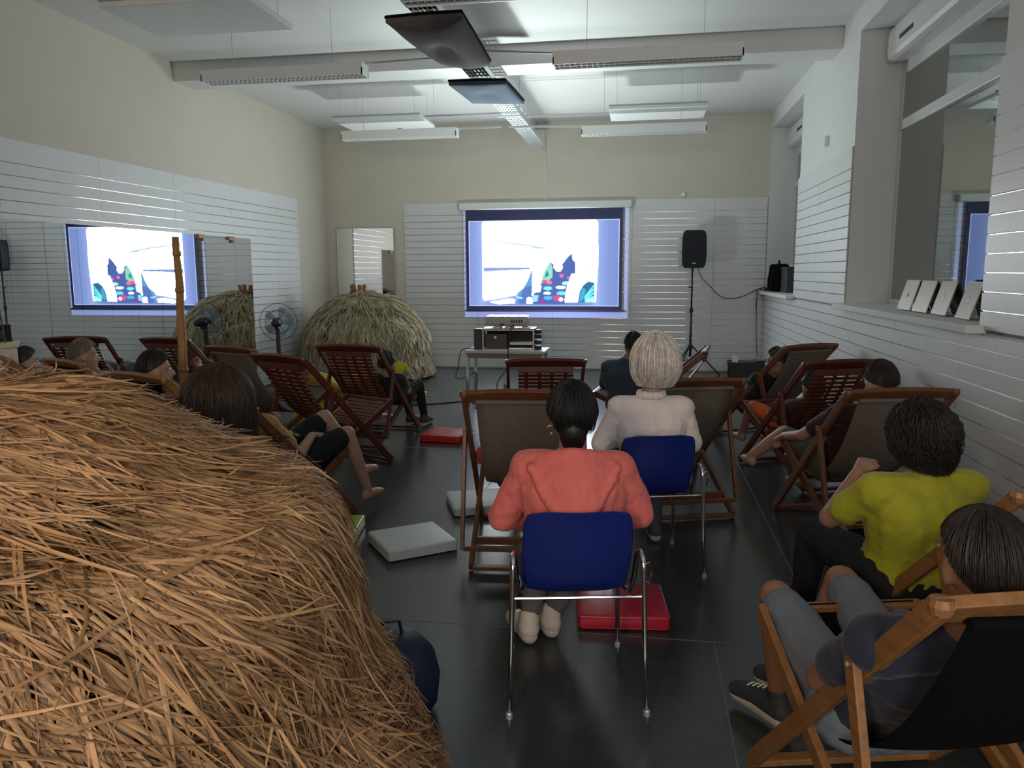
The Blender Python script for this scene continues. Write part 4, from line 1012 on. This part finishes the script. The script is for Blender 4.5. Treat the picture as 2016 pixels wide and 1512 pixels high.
    T.cap(shL, shR, (.058+g_*.8)*k_); T.cap(che-Vector((0, .0, 0)), nec.lerp(che, .22), (.088+g_)*k_, (.058+g_*.4)*s)
    arm(T, shL, G['elL'], G['wrL'], g_*.75, sleeve); arm(T, shR, G['elR'], G['wrR'], g_*.75, sleeve)
    nm = dict(short='shirt', long='jacket' if hood else 'long_sleeved_top')[sleeve]
    top = T.organic(nm, c_top, t, vox, 4, disp, .10)
    if hood:
        Hd = Body(); a0 = nec+Vector((0, -.02, -.02)); n_ = 18; up3 = []
        for k in range(n_+1):
            u = -1+2*k/n_; au = abs(u)
            # open collar edge of the hood and its draped lower edge
            e = a0+Vector((u*.175, -.095+.10*au**1.5, .025-.035*au)); d_ = a0+Vector((u*.160, -.205+.12*au**1.8, -.19*(1-au**1.5)-.035))
            Hd.chain([e, e.lerp(d_, .5)+Vector((0, -.028*(1-au), 0)), d_], [.028, .034*(1-.4*au), .024], 8)
        Hd.organic('hood', mat('hood_coral', tuple(c*1.06 for c in top_c), .8, nscale=8, namt=.1, bump=.4, bscale=30), t, vox, 4, .014, .08)
    if collar:
        C2 = Body()
        for k in range(14):
            a = 2*PI*k/14; C2.ell(nec+Vector((math.cos(a)*.066, math.sin(a)*.06-.008, .0+.0*math.sin(a))), (.020, .018, .026))
        C2.organic('collar', c_top, t, vox*.8, 3)
    Q = Body()
    Q.cap(hpL, hpR, .118*k_, n=14); Q.cap(pel+Vector((0, 0, .0)), pel.lerp(che, .18), .120*k_, .112*k_)
    for hp, kn, an in legs:
        if bot == 'short': Q.chain([hp, hp.lerp(kn, .86)], [.098*k_, .074*k_])
        else: Q.chain([hp, kn], [.097*k_, .069*k_]); Q.chain([kn, kn.lerp(an, .9)], [.069*k_, .050*k_])
    Q.organic('shorts' if bot == 'short' else 'trousers', c_bot, t, vox, 4, disp*.8, .09)
    for hp, kn, an in legs:
        if shoe_c is None: continue
        S_ = Body(); tv = G['toe']
        S_.chain([an+Vector((0, -.035*s, -.03*s)), an+tv*.5+Vector((0, 0, -.008*s)), an+tv*1.05], [.046*s, .042*s, .032*s]); S_.cap(an+Vector((0, -.015*s, .0)), an+Vector((0, -.01*s, .02*s)), .045*s)
        so = S_.organic('shoe', mat('shoe_%03d%03d' % (int(shoe_c[0]*999), int(shoe_c[2]*999)), shoe_c, .7, bump=.2), t, min(vox, .009), 2)
        sl = Body(); z_ = an.z-.068*s; tip = an+tv*1.05
        sl.chain([Vector((an.x, an.y-.035*s, an.z-.062*s)), Vector(((an.x+tip.x)/2, (an.y+tip.y)/2, (an.z+tip.z)/2-.040*s)), tip+Vector((0, 0, -.018*s))], [.040*s, .038*s, .028*s])
        sl.organic('sole', mat('rubber_sole', (.42, .38, .33), .7), so, .010, 1)
        la = MB()
        for i in range(4): c0 = an+tv*(.25+.13*i)+Vector((0, 0, .032*s)); la.tube([c0+Vector((-.022*s, 0, -.004)), c0+Vector((0, 0, .006)), c0+Vector((.022*s, 0, -.004))], .003*s, 5)
        la.build('laces', M_metalw, so)
    hmat = mat('hair_%03d%03d%03d' % tuple(int(c*999) for c in hair_c), hair_c, .55, nscale=40, namt=.35, island=.3)
    st = dict(HAIRS[hair]) if hair in HAIRS else None
    if st: hair_mesh(hed, HM, st, nstr, t, hmat, int(abs(loc[0])*100)+3, s)
    if hair == 'short' and hair_pts == 'bun' or hair_pts == 'bun':
        Body().ell(hm(0, -.10, .06), (.045*s, .042*s, .042*s), HM).organic('hair_bun', hmat, t, .008, 2)
    if hair_pts == 'nape':
        Nn = Body(); Nn.chain([hm(0, -.075, -.035), hm(0, -.062, -.085), hm(.0, -.052, -.125)], [.060*s, .048*s, .030*s]); Nn.organic('nape_hair', hmat, t, .007, 3)
        for sx in (-1,):
            gm = MB(); gm.tube([hm(sx*.086, -.005, -.045)+Vector((.014*math.cos(a), .0, .016*math.sin(a)-.012)) for a in np.linspace(0, 2*PI, 13)], .004, 6); gm.build('earring', M_chrome, t)
    if glasses:
        gm = MB()
        for sx in (-1, 1):
            gm.tube([hm(sx*.032, .104, .008)+HM @ Vector((.024*s*math.cos(a), 0, .018*s*math.sin(a))) for a in np.linspace(0, 2*PI, 13)], .003*s, 5); gm.tube([hm(sx*.056, .10, .010), hm(sx*.080, -.01, .005)], .003*s, 5)
        gm.tube([hm(-.008, .106, .01), hm(.008, .106, .01)], .003*s, 5); gm.build('glasses', M_black, t)
    if bangle: 
        w0 = G['wrL'].lerp(G['elL'], .12); MB().lathe([(.034, -.006), (.038, 0), (.034, .006)], 16, tuple(w0)).build('bracelet', mat('bracelet', bangle, .4), t)
    return t
SK = (.36, .20, .135); SK2 = (.42, .25, .18)
# coral jacket on the front blue chair
person((-.255, 2.935, 0), R(8), 'person in a coral hooded jacket seen from behind on the front blue chair', SK, (.004, .006, .007), 'shortlow', (.64, .15, .13), 'long', (.10, .09, .09), 'long',
  P=dict(pel=(0, -.05, .54), che=(0, -.045, .80), nec=(0, .0, .965), hed=(.0, .035, 1.09), shw=.18, elL=(-.275, .02, .68), elR=(.272, .02, .70), wrL=(-.12, .24, .60), wrR=(.12, .24, .60), knL=(-.11, .36, .50), knR=(.12, .36, .50), anL=(-.17, .34, .10), anR=(-.07, .40, .10), toe=(-.08, .13, -.05)),
  vox=.008, head_rot=(R(6), 0, R(0)), shoe_c=(.50, .44, .38), nstr=900, disp=.030, hood=True, hair_pts='nape', thick=1.0)
# white blouse
person((.05, 4.29, 0), R(10), 'person with a white bob and white blouse on the rear blue chair', SK2, (.88, .83, .77), 'bob', (.76, .70, .68), 'long', (.07, .07, .09), 'long',
  P=dict(pel=(0, -.05, .55), che=(0, -.06, .81), nec=(0, -.06, .985), hed=(.02, -.05, 1.135), shw=.175, elL=(-.265, -.03, .70), elR=(.245, -.02, .70), wrL=(-.16, .2, .66), wrR=(.12, .2, .62), knL=(-.11, .38, .50), knR=(.11, .38, .50), anL=(-.12, .36, .10), anR=(.12, .36, .10)),
  vox=.009, head_rot=(0, 0, R(2)), shoe_c=(.05, .05, .06), nstr=1300, disp=.020, collar=True)
# navy shirt, turned-sideways chair
person((-.08, 7.12, 0), R(4), 'person in a navy shirt leaning forward, just left of the white bob', (.20, .12, .09), (.012, .010, .010), 'short', (.022, .045, .075), 'long', (.03, .03, .04), 'long',
  P=dict(pel=(-.03, -.02, .44), che=(-.07, .03, .68), nec=(-.05, .03, .85), hed=(.02, .06, .965), shw=.16, elL=(-.24, .10, .60), elR=(.2, .1, .6), wrL=(-.10, .28, .55), wrR=(.1, .28, .55), knL=(-.12, .40, .48), knR=(.12, .40, .48), anL=(-.12, .40, .10), anR=(.12, .40, .10)),
  vox=.014, shoe_c=(.05, .05, .05), nstr=120, disp=.02)
# profile with glasses in chair E
person((1.172, 7.823, 0), .601, 'person with glasses and a black shirt in the far right deck chair', SK2, (.02, .015, .012), 'short', (.008, .008, .010), 'short', (.01, .01, .012), 'short',
  P=dict(pel=(0, .02, .42), che=(-.06, -.19, .58), nec=(-.10, -.30, .70), hed=(-.136, -.355, .81), knL=(-.22, .36, .46), knR=(.05, .38, .50), anL=(-.30, .62, .15), anR=(0, .60, .10)),
  vox=.014, head_rot=(R(-5), 0, R(28)), shoe_c=(.35, .3, .26), glasses=True, nstr=100, s=1.0)
# orange child in chair F
person((1.266, 6.564, 0), .36, 'small person in orange shorts in the slatted chair by the right wall', SK, (.03, .02, .015), 'short', (.04, .03, .03), 'short', (.50, .10, .02), 'short',
  P=dict(pel=(-.02, .06, .40), che=(0, -.1, .52), nec=(0, -.2, .62), hed=(0, -.24, .72), shw=.13, elL=(-.19, -.02, .46), elR=(.19, -.02, .46), wrL=(-.16, .16, .46), wrR=(.14, .16, .46), knL=(-.22, .30, .50), knR=(.05, .36, .50), anL=(-.20, .5, .22), anR=(.07, .5, .2), hipw=.08), vox=.014, shoe_c=None, nstr=60, thick=.85)
# person in chair G
person((1.316, 5.179, 0), .223, 'dark-haired person reclining in the large taupe deck chair, bracelet on one arm', SK2, (.035, .022, .014), 'short', (.035, .012, .014), 'short', (.085, .075, .06), 'short',
  P=dict(pel=(-.02, .00, .40), che=(0, -.22, .70), nec=(0, -.33, .86), hed=(0, -.375, .985), elL=(-.29, -.02, .60), elR=(.25, -.1, .6), wrL=(-.30, .24, .54), wrR=(.1, .1, .55), knL=(-.22, .42, .52), knR=(.04, .46, .54), anL=(-.36, .66, .30), anR=(.02, .70, .12)),
  vox=.011, shoe_c=None, nstr=500, disp=.015, bangle=(.16, .08, .28), head_rot=(R(-8), 0, R(6)))
# lime shirt
person((1.264, 3.244, 0), .32, 'person with dark curly hair and a lime shirt, hand to the chin', SK, (.012, .008, .006), 'curly', (.36, .37, .018), 'short', (.008, .009, .016), 'long',
  P=dict(pel=(-.19, .02, .43), che=(-.19, -.04, .70), nec=(-.18, -.03, .875), hed=(-.185, .01, .985), shw=.20, elL=(-.46, .14, .64), elR=(.12, .12, .60), wrL=(-.33, .16, .82), wrR=(.0, .3, .56), knL=(-.34, .45, .46), knR=(-.04, .45, .50), anL=(-.34, .52, .1), anR=(-.04, .52, .1)),
  vox=.009, head_rot=(R(8), 0, R(10)), shoe_c=(.03, .03, .03), nstr=1500, disp=.022, thick=1.12)
# man bottom right
person((.763, 2.239, 0), .231, 'man with short dark hair and grey-blue shorts in the bottom right deck chair', (.30, .15, .095), (.016, .011, .008), 'crop', (.012, .018, .042), 'short', (.15, .185, .235), 'short',
  P=dict(pel=(-.06, -.02, .40), che=(-.07, -.27, .68), nec=(-.10, -.40, .85), hed=(-.12, -.46, 1.0), shw=.20, elL=(-.30, -.12, .56), elR=(.24, -.14, .56), wrL=(-.06, .03, .60), wrR=(.10, .05, .60), knL=(-.19, .44, .54), knR=(.06, .48, .57), anL=(-.13, .52, .12), anR=(-.05, .49, .20), toe=(-.09, .15, -.05)),
  vox=.008, head_rot=(R(-6), 0, R(-12)), shoe_c=(.03, .032, .045), nstr=2200, disp=.016, thick=1.05)
# grey head J7a
person((-4.0, 5.65, 0), -.488, 'grey-haired person reclining behind the warm-lit honey head rail at far left', SK2, (.24, .21, .18), 'short', (.26, .22, .16), 'short', (.20, .17, .13), 'short',
  P=dict(hed=(-.13, -.40, 1.01), nec=(-.10, -.35, .87), che=(-.05, -.24, .71), knL=(-.15, .42, .60), knR=(.14, .42, .58)), vox=.012, nstr=250, shoe_c=(.2, .2, .2), head_rot=(0, 0, R(-20)))
person((-2.986, 5.017, 0), -.391, 'person with short dark brown hair reclining left of the wooden pole', SK2, (.028, .022, .018), 'short', (.30, .27, .24), 'short', (.05, .05, .07), 'short',
  P=dict(hed=(-.058, -.42, 1.005), nec=(-.04, -.36, .865), che=(0, -.24, .70)), vox=.012, nstr=300, shoe_c=(.1, .1, .1), head_rot=(0, 0, R(-25)))
person((-4.781, 7.903, 0), -.193, 'small person with a reddish brown bun in the slatted chair behind the pole', SK2, (.13, .045, .025), 'short', (.32, .30, .30), 'short', (.1, .1, .12), 'short',
  P=dict(pel=(.04, 0, .36), che=(.06, -.16, .52), nec=(.06, -.26, .64), hed=(.06, -.30, .755), shw=.14, elL=(-.15, -.1, .42), elR=(.25, -.1, .42)), vox=.014, nstr=80, hair_pts='bun', shoe_c=(.3, .3, .3))
# long-haired head close behind the near straw
stl = empty('low_stool', (-1.74, 2.98, 0), 0, 'low wooden stool hidden behind the near straw under the long-haired person', 'stool')
MB().box((-.17, -.17, .32), (.17, .17, .36)).build('seat', M_honey_lit, stl, bevel=.008)
for a, b_ in ((-1, -1), (1, -1), (1, 1), (-1, 1)): MB().beam((a*.15, b_*.15, 0), (a*.13, b_*.13, .32), .035, .035, (0, 1, 0)).build('leg', M_honey_lit, stl)
person((-1.74, 2.98, 0), R(5), 'person with long brown hair behind the near straw', SK, (.042, .024, .014), 'long', (.10, .10, .12), 'short', (.05, .05, .06), 'long',
  P=dict(pel=(0, 0, .47), che=(0, -.03, .74), nec=(-.02, -.02, .89), hed=(-.03, .0, 1.065), shw=.17, elL=(-.24, .05, .62), elR=(.24, .05, .62), wrL=(-.1, .24, .52), wrR=(.1, .24, .52), knL=(-.12, .36, .42), knR=(.12, .36, .42), anL=(-.12, .3, .1), anR=(.12, .3, .1)),
  vox=.011, head_rot=(R(-4), R(4), R(0)), shoe_c=(.2, .2, .2), nstr=1600)
# J8 sitter: mustard top, black shorts
person((-2.279, 4.593, 0), -.274, 'person in a mustard top and black shorts with bare knees', SK2, (.03, .02, .015), 'short', (.42, .25, .06), 'short', (.006, .007, .012), 'short',
  P=dict(pel=(0, -.05, .40), che=(0, -.28, .66), nec=(0, -.38, .82), hed=(-.02, -.42, .94), knL=(.10, .28, .68), knR=(.27, .30, .58), anL=(.22, .52, .30), anR=(.28, .50, .14), elR=(.22, -.12, .52), wrR=(.16, .08, .60), elL=(-.2, -.12, .52), wrL=(-.02, .06, .6)), vox=.011, nstr=60, shoe_c=None, disp=.012)
# yellow sitter on the floor beyond the slatted chairs
bb = empty('beanbag', (-3.28, 7.78, 0), R(-20), 'bright yellow beanbag on the floor between the slatted deck chairs', 'beanbag')
MB().lathe([(0, .0), (.30, .0), (.36, .06), (.36, .15), (.30, .24), (.18, .30), (.06, .33), (0, .335)], 24, (0, -.1, 0)).build('bag_body', mat('yellow_fabric', (.50, .38, .012), .85, bump=.4, bscale=20), bb, smooth=True)
person((-3.28, 7.78, 0), R(-30), 'small person in bright yellow lounging on the yellow beanbag', SK2, (.03, .02, .015), 'short', (.50, .38, .012), 'short', (.50, .38, .012), 'short',
  P=dict(pel=(.05, .0, .38), che=(.0, -.17, .50), nec=(-.02, -.27, .57), hed=(-.04, -.31, .65), shw=.13, elL=(-.2, -.1, .40), elR=(.22, -.05, .42), wrL=(-.1, .1, .42), wrR=(.2, .14, .46), knL=(.0, .30, .50), knR=(.22, .28, .50), anL=(.05, .46, .12), anR=(.25, .44, .1), hipw=.08), vox=.013, nstr=60, thick=.9)
tag(MB().box((-.08, -.07, 0), (.08, .07, .03)).build('yellow_towel', mat('yellow_towel', (.55, .44, .012), .9, bump=.3), bevel=.015, seg=3), 'crumpled bright yellow towel in the deck chair before the far straw dome', 'towel')
yt = bpy.data.objects['yellow_towel']; yt.location = (-2.55, 7.90, .62); yt.rotation_euler = (R(60), R(10), R(-30))
# J5 sitter: black
person((-2.641, 7.435, 0), -.102, 'person in black reclining in the slatted chair before the far straw dome', SK2, (.015, .012, .012), 'short', (.008, .010, .016), 'short', (.006, .007, .010), 'long',
  P=dict(pel=(.16, .1, .40), che=(.18, -.08, .56), nec=(.18, -.15, .65), hed=(.185, -.16, .745), shw=.13, elL=(0, 0, .45), elR=(.30, .05, .45), wrL=(.1, .2, .45), wrR=(.26, .25, .42), knL=(.10, .38, .50), knR=(.28, .40, .48), anL=(.14, .5, .1), anR=(.30, .5, .1), hipw=.08), thick=.85, vox=.014, nstr=80, shoe_c=(.04, .03, .03))
# small child in A, mostly hidden
person((-.698, 4.653, 0), .106, 'small person in red mostly hidden by the centre taupe deck chair', SK2, (.02, .015, .012), 'short', (.42, .06, .05), 'short', (.05, .05, .06), 'short',
  P=dict(pel=(0, .02, .38), che=(0, -.12, .54), nec=(0, -.22, .64), hed=(0, -.26, .74), shw=.16, elL=(-.30, -.10, .52), elR=(.24, -.05, .48), wrL=(-.26, .08, .46), wrR=(.14, .12, .46), knL=(-.1, .32, .54), knR=(.1, .32, .54), anL=(-.1, .5, .2), anR=(.1, .5, .2), hipw=.08), vox=.013, nstr=40)
person((-4.78, 5.9, 0), -.60, 'person in dark clothes cut off by the left edge of the picture', SK2, (.02, .015, .012), 'short', (.012, .01, .03), 'short', (.02, .02, .03), 'long', vox=.014, nstr=40, shoe_c=(.1, .1, .1),
  P=dict(hed=(-.05, -.40, .92), nec=(-.04, -.34, .80), che=(0, -.24, .66)))
